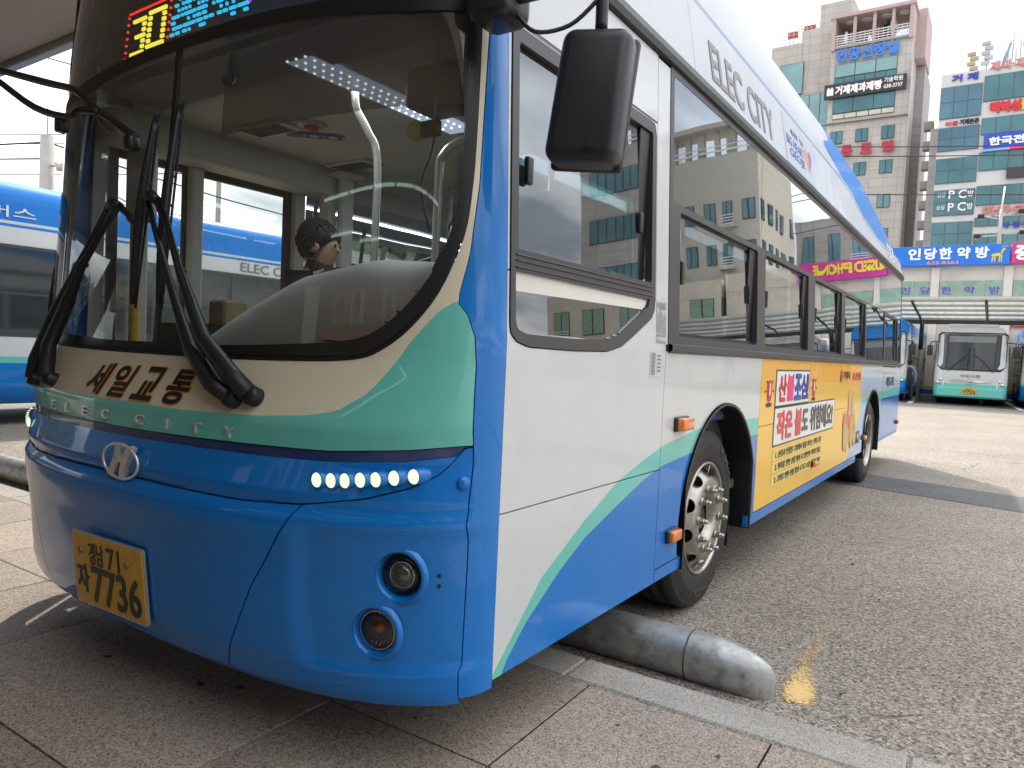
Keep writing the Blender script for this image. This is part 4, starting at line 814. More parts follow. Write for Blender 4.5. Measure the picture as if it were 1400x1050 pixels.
# ---- arches and wheels
for yc, zc, r_ in ((2.58, .50, .61), (7.95, .47, .61)):
    for s in (1, -1):
        b = MB(); an = np.linspace(R(-22), R(202), 30); vs = []
        for a in an:
            yy, z_ = yc + r_ * math.cos(a), zc + r_ * math.sin(a); yy = min(max(yy, yc - .56), yc + .56); z_ = max(z_, .33)
            d = Vector((0, math.cos(a), math.sin(a)))
            for rr2, xx in ((0, .012), (-.014, .012), (-.018, 0), (-.018, -.55)): vs.append(Vector((s * (1.245 + xx), yy, z_)) + d * rr2)
        b.add(vs, [(i * 4 + k, i * 4 + k + 1, i * 4 + k + 5, i * 4 + k + 4) for i in range(len(an) - 1) for k in range(3)], BLK, False); b.build('wheel_arch_liner', bus)
for s in (1, -1): box('mud_flap', (s * .97, 3.10, .36), (.34, .02, .28), RUB, bus)
def wheel(xf, yc, s, front=True, det=True):
    zc = .485; wh = sub('wheel', (xf, yc, zc), bus); RT = .485; c = Vector((xf, yc, zc)); ax = Vector((s, 0, 0))
    b = MB(); prof = [(.300, -.012), (.306, -.002), (.318, .004), (.345, .010), (.385, .010), (.392, .0115), (.398, .010), (.425, .004), (.445, -.004), (.458, -.010), (.464, -.0095), (.470, -.018), (.4785, -.030), (.4835, -.042), (.485, -.055)]
    if not front: prof = prof + [(.485, -.24), (.470, -.258), (.44, -.275), (.30, -.285)]
    else: prof = prof + [(.4855, -.085), (.478, -.088), (.478, -.098), (.4855, -.101), (.486, -.155), (.478, -.158), (.478, -.168), (.486, -.171), (.4855, -.20), (.480, -.222), (.465, -.24), (.40, -.262), (.30, -.265)]
    b.lathe(prof, c, ax, TYRE, 96, ref=(0, 1, 0)); ty = b.build('tyre', wh)
    if det:
        b = MB()
        for i in range(120):   # lateral sipes at the tread shoulder
            a = 2 * math.pi * i / 120; d = Vector((0, math.cos(a), math.sin(a))); b.tube([c + d * .482 - ax * .036, c + d * .4865 - ax * .075], .0028, RUB, 4)
        props(b.build('tread_sipes', wh), kind='stuff')
        def tm(rad0, a0):
            def f(u, v, w=0):
                a = a0 - u / rad0; r_ = rad0 + v; return c + Vector((0, math.cos(a), math.sin(a))) * r_ * 1.0 + ax * (.0095 + w)
            return f
        tx = M('tyre_lettering', (.065, .062, .058), .5)
        letter('tyre_lettering', 'KUMHO', lambda u, v, w=0: c + Vector((0, math.cos(R(-105) + u / .4), math.sin(R(-105) + u / .4))) * (.4 - v + .0) + ax * (.0075 + w), 0, .25, -.02, .024, tx, ty, .003, .02)
        letter('tyre_lettering', 'K G A 0 3', tm(.4, R(178)), 0, .30, -.022, .022, tx, ty, .003, .02)
        letter('tyre_lettering', 'KUMHO', tm(.4, R(60)), 0, .25, -.02, .024, tx, ty, .003, .02)
    RD = .291
    b = MB(); b.lathe([(RD + .012, -.020), (RD + .013, .002), (RD + .006, .008), (RD - .002, .003), (RD - .007, -.012), (RD - .012, -.040)], c, ax, STEEL, 72)
    rim = b.build('rim', wh)
    if front: PR = ([0, .085, .11, .125, .195, .215, .272, .284], [-.05, -.05, -.02, .022, .030, .024, -.040, -.045])
    else: PR = ([0, .085, .11, .125, .195, .215, .272, .284], [-.05, -.06, -.12, -.15, -.15, -.145, -.055, -.05])
    nh = 10; th = np.linspace(0, 2 * math.pi, 121); rs = np.concatenate([np.linspace(.105, .20, 7), np.linspace(.208, .28, 11)])
    T, Rr = np.meshgrid(th, rs, indexing='ij')
    def dm(t, r_): return Vector((xf + s * float(np.interp(r_, *PR)), yc + s * r_ * math.cos(t), zc + r_ * math.sin(t)))
    hl = np.full(T.shape, 9.)
    for k in range(nh):
        a = 2 * math.pi * (k + .35) / nh; dt = (T - a + math.pi) % (2 * math.pi) - math.pi; hl = np.minimum(hl, np.hypot(dt * .243 / .036, (Rr - .243) / .0225) - 1)
    sheet('wheel_disc', wh, T, Rr, dm, [-hl], [(STEEL, [])], .010)
    b = MB(); b.lathe([(.28, -.07), (.10, -.11), (.0005, -.11)], c, ax, BLK, 32); b.build('brake_drum', wh)
    b = MB(); b.lathe([(.108, -.02), (.104, -.06), (.10, -.08)], c, ax, M('cavity_shade_hub', (.05, .045, .04), .4, .5), 40); b.lathe([(.07, -.10), (.07, -.03), (.06, -.015), (.0005, -.012)], c, ax, BLK, 24); b.build('hub', wh)  # hub coloured dark, the shade of its cavity put into the metal
    for k in range(10):
        a = 2 * math.pi * (k + .85) / 10; p = c + Vector((0, math.cos(a), math.sin(a))) * .163; x0 = .028 if front else -.15
        b = MB(); b.lathe([(.0235, x0), (.0235, x0 + .006), (.019, x0 + .008), (.0175, x0 + .009)], p, ax, NUT, 18); b.lathe([(.0175, x0 + .008), (.0175, x0 + .030), (.015, x0 + .034), (.0005, x0 + .034)], p, ax, NUT, 6, False); b.lathe([(.0105, x0 + .03), (.0105, x0 + .050), (.0005, x0 + .052)], p, ax, NUT, 12); b.build('wheel_nut', wh)
    b = MB(); b.tube([c + ax * .012 + Vector((0, .02, .283)), c + ax * .004 + Vector((0, .01, .24)), c - ax * .01 + Vector((0, .0, .20))], .0035, STEEL, 6); b.build('valve_stem', wh)
wheel(1.170, 2.55, 1, True, True); wheel(1.205, 7.98, 1, False, True); wheel(-1.19, 2.55, -1, True, False); wheel(-1.205, 7.98, -1, False, False)
b = MB(); b.box((0, 5.4, .50), (2.1, 9.8, .12), BLK); b.box((0, 2.55, .42), (1.7, .16, .16), BLK); b.box((0, 7.98, .46), (1.7, .3, .3), BLK)
b.box((0, 5.2, .40), (1.3, 2.6, .16), BLK); b.build('underframe', bus)

# ---- inside of the bus
rbox('ceiling', (0, 5.6, 2.46), (2.3, 9.9, .16), INT, bus, .04); box('cabin_floor', (0, 5.6, .60), (2.3, 9.8, .05), FLOORI, bus)
box('front_bulkhead', (0, .46, .85), (2.2, .06, .9), INTD, bus)
b = MB(); b.box((0, 10.6, 1.5), (2.2, .05, 1.8), INTD); b.build('rear_bulkhead', bus)
for s in (1, -1): box('inner_wall', (s * 1.17, 6.3 if s < 0 else 5.7, 1.245), (.03, 8.9 if s < 0 else 10, .21), INTW, bus)
tr = box('ceiling_light', (.24, 1.02, 2.375), (.15, .98, .012), emis('ceiling_panel_light', (.50, .62, .85), .17), bus, .003)
b = MB()
for i in range(22):
    for k in range(3): b.lathe([(.006, .0), (.0055, -.004), (.0005, -.006)], (.19 + .05 * k, .52 + i * .043, 2.368), (0, 0, 1), emis('bright_led', (1, 1, .9), .6), 6)
props(b.build('light_diodes', tr), kind='stuff')
b = MB(); b.lathe([(.075, 0), (.075, .004), (.06, .012), (.0005, .012)], (-.37, 1.11, 2.378), (0, 0, -1), M('cover_ring', (.5, .48, .38), .4), 28); eb = b.build('emergency_button', bus)
b = MB(); b.lathe([(.035, .012), (.033, .026), (.0005, .03)], (-.37, 1.11, 2.378), (0, 0, -1), M('button_red', (.7, .03, .03), .3), 24); b.build('button', eb)
b = MB(); sm = plane_map((-.50, 1.24, 2.375), (.75, .66, 0), (-.66, .75, 0), (0, 0, -1)); b.add([sm(u, v, .001) for u, v in ((-.14, -.045), (.14, -.045), (.14, .045), (-.14, .045))], [(0, 1, 2, 3)], M('sign_blue', (.03, .09, .30), .4))
for k, mt in enumerate((TXR, TXW, TXW)):
    cx = -.093 + k * .093; b.add([sm(cx + x, z, .003) for x, z in rr_poly(-.024, .024, -.022, .022, .02)], [list(range(24))], mt); b.add([sm(cx + .047 + x, z, .003) for x, z in ((-.002, -.045), (.002, -.045), (.002, .045), (-.002, .045))], [(0, 1, 2, 3)], TXW)
b.build('escape_sign', bus)
for x, y in ((-.62, 1.05), (-.75, 1.75)):
    b = MB(); b.box((x, y, 2.372), (.34, .16, .012), INTW, .003)
    for i in range(6): b.box((x, y - .05 + i * .02, 2.364), (.26, .009, .006), INTD)
    b.build('air_vent', bus)
def pole(pts, mt=POLE, r=.016, name='grab_pole'): tube(name, catmull(pts, 5), r, mt, bus, 12)
pole([(.19, .86, 2.37), (.19, .87, 2.30), (.20, .93, 2.22), (.21, .98, 2.1), (.21, .98, 1.6), (.21, .98, .62)])
pole([(.62, .9, 1.3), (.62, .9, 1.95), (.64, .9, 2.07), (.74, .92, 2.12), (.84, .95, 2.06)]); pole([(.60, 1.75, 2.36), (.60, 1.75, .62)]); pole([(-.55, 2.4, 2.36), (-.55, 2.4, .62)]); pole([(.55, 3.6, 2.36), (.55, 3.6, .62)])
pole([(-1.02, .62, 2.3), (-1.02, .62, .6)], YPOLE, .02); pole([(-.80, .60, 1.28), (-.62, .56, 1.32), (-.60, .58, .8)], YPOLE, .02)
for y in (.72, 1.02, 1.70): box('door_post', (-1.17, y, 1.45), (.06, .07, 1.75), INTW, bus, .01)
rbox('door_header', (-1.08, 1.2, 2.31), (.22, 1.4, .16), INT, bus, .02)
b = MB(); b.box((-1.02, 1.80, 1.5), (.10, .06, 1.7), INTW, .01); b.box((-.93, 1.86, 1.5), (.05, .10, 1.7), INTW, .01); b.box((-.98, 1.83, 2.34), (.30, .18, .02), INTW); b.build('door_partition', bus)
# dashboard: a long swelling grey hump in front of the driver
Xd_, Td = np.meshgrid(np.linspace(-1.05, 1.12, 50), np.linspace(0, 1, 22), indexing='ij')
def dashm(x, t):
    f = float(yf_(min(abs(x), 1.1), 1.33)); hgt = _i(x, [-1.1, -.35, -.1, .15, .4, .7, .95, 1.15], [1.20, 1.22, 1.30, 1.46, 1.57, 1.62, 1.61, 1.54])
    y = f + .03 + t * .44; z = 1.20 + (hgt - 1.20) * math.sin(min(1, t * 1.35) * math.pi / 2) ** .8 - (.06 * ((t - .74) / .26) ** 2 if t > .74 else 0); return Vector((x, y, z))
sheet('dashboard', bus, Xd_, Td, dashm, [], [(DASH, [])], 0)
box('dashboard_front', (0.0, .70, .95), (2.1, .08, .62), INTD, bus, .02)
b = MB(); b.box((-.62, .50, 1.245), (.66, .16, .05), BLK, .01); b.box((-.50, .36, 1.25), (.34, .06, .03), M('blue_tray', (.1, .2, .4), .4)); b.build('dash_tray', bus)
b = MB(); b.box((-.30, .52, 1.34), (.62, .05, .10), M('wicker', (.10, .08, .07), .8, bump=.6, bs=80)); b.build('dash_mat', bus)
b = MB(); b.box((-.42, .72, 1.40), (.12, .12, .20), M('cardboard', (.36, .28, .16), .7), .01); b.build('ticket_box', bus)
b = MB(); b.box((.06, .98, 1.40), (.50, .34, .03), M('clear_tray', (.55, .6, .6), .2), .01); b.tube(catmull([(.27, .98, 1.42), (.27, .98, 1.62), (.05, .98, 1.66), (-.15, .98, 1.62), (-.15, .98, 1.42)], 4), .012, CHROME, 8); b.tube([(-.15, .98, 1.52), (.27, .98, 1.52)], .010, CHROME, 8); b.tube([(-.15, .98, 1.58), (.27, .98, 1.58)], .010, CHROME, 8); b.box((.05, .985, 1.59), (.40, .02, .08), BLK, .01); b.build('fare_box', bus)
swc = Vector((.70, .82, 1.60)); swn = Vector((0, -.55, 1)).normalized(); b = MB()
a1 = Vector((1, 0, 0)); a2 = swn.cross(a1); b.tube([swc + (a1 * math.cos(t) + a2 * math.sin(t)) * .23 for t in np.linspace(0, 2 * math.pi, 41)], .016, BLK, 10, False); sw_ = b.build('steering_wheel', bus)
b = MB()
for t in (0.3, 2.8, 4.7): b.tube([swc - swn * .03, swc + (a1 * math.cos(t) + a2 * math.sin(t)) * .225], .013, BLK, 8)
b.lathe([(.06, -.02), (.05, .0), (.0005, .005)], swc - swn * .02, swn, BLK, 20); b.build('steering_spokes', sw_)
def seat(x, y, mt, hz=1.62, name='seat'):
    s_ = sub(name, (x, y, .62), bus); rbox('seat_cushion', (x, y - .05, 1.05), (.46, .46, .12), mt, s_, .04); rbox('backrest', (x, y + .2, 1.36), (.46, .12, .62), mt, s_, .05); rbox('headrest', (x, y + .2, hz + .14), (.28, .10, .18), mt, s_, .04); box('seat_base', (x, y, .82), (.34, .34, .38), INTD, s_, .02)
SEAT = M('seat_vinyl', (.05, .055, .07), .5); SEATB = M('seat_fabric_blue', (.05, .10, .22), .8)
seat(.72, 1.55, SEAT, 1.68, 'driver_seat')
for y in (2.9, 3.7, 4.5, 5.3, 6.1, 6.9, 8.6, 9.4):
    for x in (-.92, .92): seat(x, y, SEATB, 1.55)
b = MB(); b.box((.92, 1.05, 1.62), (.34, .04, .62), INTD, .02); b.box((.60, 1.36, 1.70), (.04, .55, .70), M('partition_brown', (.13, .075, .03), .5), .02); b.build('driver_partition', bus)
VIS = M('sun_visor_cloth', (.20, .14, .10), .8); VIS.node_tree.nodes['Principled BSDF'].inputs['Alpha'].default_value = .72
b = MB(); b.add([FM(x, z, -.10) + Vector((0, .05, 0)) for z in (2.36, 2.20, 2.07) for x in np.linspace(.06, 1.13, 12)], [(r_ * 12 + i, r_ * 12 + i + 1, (r_ + 1) * 12 + i + 1, (r_ + 1) * 12 + i) for r_ in range(2) for i in range(11)], VIS); b.build('sun_visor', bus)
rbox('ticket_screen', (.86, .66, 2.20), (.26, .16, .13), BLK, bus, .01)
tube('inner_cable', catmull([(.93, .50, 2.30), (.92, .52, 2.0), (.89, .50, 1.85), (.93, .5, 1.7)], 4), .004, BLK, bus, 6)
rbox('inner_mirror', (.10, .34, 2.26), (.06, .04, .05), BLK, bus, .02); tube('mirror_stalk', [(.10, .35, 2.36), (.10, .345, 2.28)], .008, BLK, bus, 8)
b = MB(); b.lathe([(.0005, -.033)] + [(.033 * math.cos(t), .033 * math.sin(t)) for t in np.linspace(-1.4, 1.4, 9)] + [(.0005, .033)], (.86, .50, 2.02), (0, 0, 1), M('ball_yellow', (.55, .62, .12), .9), 20); b.build('hanging_ball', bus)
rbox('phone_mount', (.92, .50, 2.02), (.07, .03, .05), BLK, bus, .008)
for nm, y_, ln, en in (('cabin_lamp', 1.02, .98, 1.25), ('cabin_lamp', 5.5, 7.0, 6.0)):   # the lit ceiling lights
    la = bpy.data.lights.new(nm, 'AREA'); la.shape = 'RECTANGLE'; la.size = .15; la.size_y = ln; la.energy = en; la.color = (.86, .93, 1.0)
    lo = link(nm, la, bus); lo.location = (.24, y_, 2.362)
box('ceiling_light', (.24, 5.5, 2.375), (.15, 7.0, .012), emis('ceiling_panel_light', (.50, .62, .85), .17), bus, .003)
# ---- wipers
def wiper(sgn, A, B, BLt, BLb):
    w_ = sub('wiper', FM(*A[0]), bus)
    def P(q, off): return FM(q[0], q[1], off)
    n = len(A); 
    ra = [.025, .026, .023, .014, .010, .010]; rb = [.029, .029, .025, .015, .010, .010]
    tube('wiper_arm', [P(q, .030 + .022 * min(1, i / 2)) for i, q in enumerate(A)], ra[:n], RUB, w_, 10); tube('wiper_arm', [P(q, .036 + .022 * min(1, i / 2)) for i, q in enumerate(B)], rb[:len(B)], RUB, w_, 10)
    for q in (A[0], B[0]):
        b = MB(); b.lathe([(.030, -.01), (.030, .030), (.024, .040), (.0005, .043)], FM(*q), fnormal(*q), RUB, 20); b.build('wiper_pivot', w_)
    k1, k2 = P(A[-1], .052), P(B[-1], .056); tube('wiper_link', [k1, (k1 + k2) / 2 + Vector((0, -.004, .012)), k2], [.016, .020, .016], RUB, w_, 10)
    for q, r_ in ((A[3], .013), (B[3], .015)): 
        c_ = P(q, .052); d = (P(A[4], .052) - P(A[3], .052)).normalized(); tube('cable_tie', [c_ - d * .006, c_ + d * .006], r_, BLK, w_, 8)
    pts = [P((BLt[0] + (BLb[0] - BLt[0]) * t, BLt[1] + (BLb[1] - BLt[1]) * t), .014) for t in np.linspace(0, 1, 13)]
    tube('blade_rubber', pts, .0045, RUB, w_, 6)
    p2 = [P((BLt[0] + (BLb[0] - BLt[0]) * t, BLt[1] + (BLb[1] - BLt[1]) * t), .026 + .014 * math.sin(t * math.pi)) for t in np.linspace(0.02, .98, 13)]
    bl = tube('wiper_blade', p2, [.009 + .008 * math.sin(math.pi * i / 12) for i in range(13)], BLK, w_, 8)
    for t in (.06, .2, .36, .5, .64, .8, .94):
        q = P((BLt[0] + (BLb[0] - BLt[0]) * t, BLt[1] + (BLb[1] - BLt[1]) * t), .012); q2 = P((BLt[0] + (BLb[0] - BLt[0]) * t, BLt[1] + (BLb[1] - BLt[1]) * t), .034); tube('blade_claw', [q, q2], .006, BLK, w_, 6)
    tube('wiper_link', [k2, P(((BLt[0] + BLb[0]) / 2 , (BLt[1] * .42 + BLb[1] * .58)), .040)], .012, RUB, w_, 8)
    h1 = [P((q[0] + .012, q[1] + .012), .062) for q in B[1:]]; tube('washer_hose', h1, .0042, BLK, w_, 6)
wiper(1, [(.549, 1.150), (.472, 1.175), (.310, 1.270), (.180, 1.462), (.052, 1.665), (-.030, 1.805)], [(.628, 1.162), (.538, 1.208), (.366, 1.327), (.214, 1.542), (.115, 1.706), (.045, 1.785)], (.085, 2.130), (.050, 1.425))
wiper(-1, [(-.800, 1.128), (-.82, 1.20), (-.681, 1.401), (-.546, 1.531), (-.422, 1.654), (-.288, 1.790)], [(-.597, 1.140), (-.70, 1.262), (-.545, 1.440), (-.440, 1.585), (-.292, 1.716), (-.198, 1.785)], (-.060, 2.112), (-.118, 1.425))
# ---- mirrors
mr_ = sub('side_mirror', (1.46, .50, 2.05), bus)
rotm = Matrix.Rotation(R(8), 3, 'Y') @ Matrix.Rotation(R(-4), 3, 'X')
rm = Matrix.Rotation(R(14), 3, 'Z') @ Matrix.Rotation(R(5), 3, 'Y') @ Matrix.Rotation(R(-4), 3, 'X')
c0 = Vector((1.505, .470, 2.008)); rbox('mirror_shell', c0, (.195, .115, .355), MIRB, mr_, .036, 6, rm, -.05)
rbox('mirror_rim', c0 + rm @ Vector((0, .040, 0)), (.200, .034, .359), BLK, mr_, .014, 3, rm)
b = MB(); b.box(c0 + rm @ Vector((0, .057, 0)), (.16, .006, .31), CHROME, .002, rm); b.build('mirror_glass', mr_)
b = MB(); b.lathe([(.020, 0), (.018, .002), (.0005, .002)], c0 + rm @ Vector((.03, -.0565, -.14)), rm @ Vector((0, -1, 0)), BLK, 20); b.build('cap_screw', mr_)
tube('mirror_arm', catmull([(1.52, .475, 2.19), (1.52, .475, 2.28), (1.52, .48, 2.45)], 4), .017, MIRB, mr_, 12)
tube('mirror_arm', catmull([(1.52, .475, 2.33), (1.49, .44, 2.315), (1.42, .38, 2.285), (1.34, .33, 2.26)], 4), [.024] * 13, MIRB, mr_, 12)
rbox('mirror_bracket', (1.285, .34, 2.27), (.13, .13, .15), MIRB, mr_, .03); rbox('mirror_bracket', (1.22, .30, 2.36), (.10, .12, .12), MIRB, mr_, .03)
tube('mirror_cable', catmull([(1.34, .33, 2.22), (1.38, .37, 2.175), (1.45, .43, 2.20), (1.51, .47, 2.27)], 5), .006, BLK, mr_, 8)
ml = sub('door_mirror', (-.3, .0, 2.1), bus)
tube('mirror_arm', catmull([FM(-.19, 2.04, .02), FM(-.26, 2.09, .06), FM(-.39, 2.155, .08), (-.50, .10, 2.24), (-.75, .09, 2.31), (-1.30, .05, 2.47)], 4), .014, BLK, ml, 10)
tube('mirror_arm', catmull([FM(-.36, 2.14, .08), (-.44, .09, 2.155), (-.52, .09, 2.14), (-.81, .09, 2.22), (-1.15, .08, 2.385), (-1.30, .05, 2.45)], 4), .014, BLK, ml, 10)
rbox('mirror_shell', (-1.42, .05, 2.25), (.24, .10, .42), MIRB, ml, .04); rbox('mirror_clamp', (-.60, .10, 2.125), (.05, .04, .06), BLK, ml, .01); rbox('mirror_clamp', FM(-.20, 2.02, .03), (.05, .05, .06), BLK, ml, .015)
rbox('door_mirror_head', (-.46, .34, 1.93), (.17, .06, .30), M('mirror_back_white', (.5, .5, .5), .3), bus, .03)

# ================================================================== OTHER BUSES
def far_bus(label, loc, rz, style, length=10.6, plate=None, detail=True, ry=7.7):
    Q = empty('parked_bus', (0, 0, 0), label=label, category='bus', group='buses parked at the terminal')
    H = 3.36 if style == 'elec' else 3.08; Wd = 1.24
    if style == 'elec': bands = [(.30, .86, BLUE), (.86, .95, TEAL), (.95, 1.20, WHITE), (1.20, 2.50, WHITE), (2.50, 2.72, WHITE), (2.72, 2.76, BLUE2), (2.76, 2.80, WHITE), (2.80, H, BLUE2)]
    else: bands = [(.30, .84, TEAL), (.84, H, WHITE)]
    # shell: outline in plan extruded in z bands, roof rounded
    def outline(z):
        r_ = .28; ins = 0 if z < H - .25 else (.25 - math.sqrt(max(0, .0625 - (z - H + .25) ** 2))) * .9
        lean = .0 if z < 1.25 else (z - 1.25) * .09
        if style == 'elec' and z > 2.75 and False: ins += 0
        W2 = Wd - ins - (max(0, z - 1.4) * .03); P = []
        for cx, cy, a0 in ((W2 - r_, lean + r_ * .9, -90), (W2 - .12, length - .12 - ins, 0), (-W2 + .12, length - .12 - ins, 90), (-W2 + r_, lean + r_ * .9, 180)):
            for i in range(7):
                a = R(a0 + 15 * i); rr_ = r_ if cy < 1 else .12; P.append((cx + rr_ * math.cos(a), cy + rr_ * (math.sin(a)) * (.9 if cy < 1 else 1)))
        # bow of the nose
        P = [(x, y - (.10 * (1 - (x / Wd) ** 2) if y < .6 else 0)) for x, y in P]
        return P + [(-.55, lean - .10 * .80), (0, lean - .10), (.55, lean - .10 * .80)]
    for (z0, z1, mt) in bands:
        zs_ = [z0, (z0 + z1) / 2, z1] if z1 < H else list(np.linspace(z0, H, 8)); b = MB(); vs = []
        for z in zs_: vs += [(x, y, z) for x, y in outline(z)]
        n = len(outline(1)); fs = [(i * n + k, i * n + (k + 1) % n, (i + 1) * n + (k + 1) % n, (i + 1) * n + k) for i in range(len(zs_) - 1) for k in range(n)]
        if z1 >= H: fs.append([(len(zs_) - 1) * n + k for k in range(n)])
        if z0 == .30: fs.append(list(range(n))[::-1])
        b.add(vs, fs, mt, True); b.build('body_band' if z1 < H else 'roof', Q)
    DG = M('dark_bus_glass', (.03, .038, .040), .06, coat=.0, spec=.6); 
    def fy(x, z): return (.0 if z < 1.25 else (z - 1.25) * .09) - .10 * (1 - (x / Wd) ** 2) + (.26 * max(0, (abs(x) - .96) / .28) ** 2)
    b = MB(); nx = 13; zz_ = np.linspace(1.42, 2.80, 7); vs = []; xw = 1.10
    for z in zz_:
        k = 1 - .10 * max(0, (1.62 - z) / .2) ** 2
        for x in np.linspace(-xw * k, xw * k, nx): vs.append((x, fy(x, z) - .012, z))
    b.add(vs, [(r_ * nx + i, r_ * nx + i + 1, (r_ + 1) * nx + i + 1, (r_ + 1) * nx + i) for r_ in range(6) for i in range(nx - 1)], DG, True); wsx = b.build('windshield', Q)
    b = MB(); k = [(-.98, 1.39), (.98, 1.39), (1.13, 1.55), (1.14, 2.78), (1.05, 2.84), (-1.05, 2.84), (-1.14, 2.78), (-1.13, 1.55)]; k = k + [k[0]]
    b.tube([(x, fy(x, z) - .014, z) for i in range(len(k) - 1) for t in np.linspace(0, 1, 7)[:-1] for x, z in [(k[i][0] + (k[i + 1][0] - k[i][0]) * t, k[i][1] + (k[i + 1][1] - k[i][1]) * t)]] + [(k[0][0], fy(k[0][0], k[0][1]) - .014, k[0][1])], .025, RUB, 6, False); b.build('windshield_seal', Q)
    if detail:
        b = MB(); vs = [(x, fy(x, z) - .018, z) for z in (2.48, 2.72) for x in np.linspace(-.78, .78, 9)]; b.add(vs, [(i, i + 1, i + 10, i + 9) for i in range(8)], M('display_grey', (.22, .24, .25), .4)); b.build('destination_display', Q)
        for s_ in (1, -1):
            b = MB(); b.tube([(s_ * .75, fy(.75, 1.3) - .04, 1.33), (s_ * .45, fy(.45, 1.7) - .05, 1.68), (s_ * .12, fy(.1, 2.0) - .05, 1.98)], .014, RUB, 6); b.tube([(s_ * .10, fy(.1, 1.5) - .04, 1.50), (s_ * .08, fy(.1, 2.3) - .04, 2.25)], .013, RUB, 6); b.build('wiper', Q)
            b = MB(); hz = [(.82, 1.0), (1.17, 1.18), (1.19, .80), (.90, .70)] if style != 'elec' else [(.90, .62), (1.0, .62), (1.0, .72), (.90, .72)]
            b.add([(s_ * x, fy(x, z) - .02, z) for x, z in hz] + [(s_ * x, fy(x, z) + .05, z) for x, z in hz], [(0, 1, 2, 3), (0, 4, 5, 1), (1, 5, 6, 2), (2, 6, 7, 3), (3, 7, 4, 0)], M('headlamp_clear', (.62, .62, .60), .12, .5, var=.3, vs=30)); b.build('headlamp', Q)
            for kq in range(2): 
                b = MB(); b.lathe([(.055, 0), (.045, -.02), (.0005, -.025)], (s_ * (.98 + kq * .10), fy(1, .9) - .022, .98 - kq * .12), (0, 1, 0), CHROME, 14); b.build('lamp_bowl', Q)
            rbox('mirror', (s_ * 1.42, -.12, 2.12), (.20, .10, .42), MIRB, Q, .03); tube('mirror_arm', [(s_ * 1.42, -.12, 2.30), (s_ * 1.40, -.14, 2.46), (s_ * 1.12, .10, 2.50)], .02, BLK, Q, 6)
            b = MB(); b.lathe([(.3, .0), (.46, 0), (.48, -.03), (.48, -.26), (.3, -.28)], (s_ * 1.20, 2.45, .48), (s_, 0, 0), TYRE, 24); b.lathe([(.3, -.02), (.2, .0), (.0005, .0)], (s_ * 1.20, 2.45, .48), (s_, 0, 0), STEEL, 20); b.build('wheel', Q)
            b = MB(); b.lathe([(.3, .0), (.46, 0), (.48, -.03), (.48, -.26), (.3, -.28)], (s_ * 1.20, ry, .48), (s_, 0, 0), TYRE, 24); b.lathe([(.3, -.02), (.2, -.1), (.0005, -.1)], (s_ * 1.20, ry, .48), (s_, 0, 0), STEEL, 20); b.build('wheel', Q)
            box('wheel_housing', (s_ * 1.10, 2.45, .50), (.30, 1.1, 1.0), BLK, Q, .25); box('wheel_housing', (s_ * 1.10, ry, .50), (.30, 1.1, 1.0), BLK, Q, .25)
        F0 = lambda u, v, w_=0: Vector((u, fy(u, v) - .014 - w_, v))
        letter('company_text', '세일교통', F0, -.34, .34, 1.10, 1.22, M('gold_print', (.30, .24, .10), .4), Q, .002, .012)
        if style != 'elec':
            b = MB(); b.add([(x, fy(x, .95) - .03, z) for x, z in ((-.70, 1.0), (-.3, 1.02), (.3, 1.02), (.70, 1.0), (.68, .93), (.3, .90), (-.3, .90), (-.68, .93))], [list(range(8))], M('grille_silver', (.6, .62, .62), .3, .6)); b.tube([(.16 * math.cos(t), fy(0, .95) - .045, .95 + .085 * math.sin(t)) for t in np.linspace(0, 2 * math.pi, 25)], .012, CHROME, 6, False); b.build('grille', Q)
            b = MB(); b.tube([(-.05, -.15, .90), (-.03, -.15, 1.0)], .012, CHROME, 6); b.tube([(.05, -.15, 1.0), (.03, -.15, .90)], .012, CHROME, 6); b.tube([(-.04, -.15, .94), (.04, -.15, .96)], .012, CHROME, 6); b.build('emblem', Q)
            b = MB(); b.box((0, -.075, .50), (2.30, .16, .42), TEAL, .07); b.build('bumper', Q)
            b = MB(); b.box((0, .9, H + .05), (1.7, 1.3, .16), WHITE, .06); b.box((0, 5.6, H + .05), (1.7, 2.8, .18), WHITE, .06); b.build('roof_unit', Q)
            for i in range(5): box('marker_lamp', (-.2 + i * .1, .24, H + .09), (.02, .02, .03), AMB, Q)
        if plate:
            b = MB(); b.box((0, -.165, .56), (.50, .02, .24), PLY, .004); p_ = b.build('license_plate', Q); pm2 = lambda u, v, w_=0: Vector((u, -.177 - w_, v)); letter('plate_text', plate, pm2, -.17, .21, .47, .585, gm, p_, .002, .02); letter('plate_text', '경남71', pm2, -.12, .12, .60, .665, gm, p_, .002, .01); letter('plate_text', '자', pm2, -.225, -.18, .49, .57, gm, p_, .002, .01)
    # side windows, door
    ww = [(1.7, 3.0), (3.08, 4.35), (4.43, 5.7), (5.78, 7.05), (7.13, 8.4), (8.48, 9.75)]
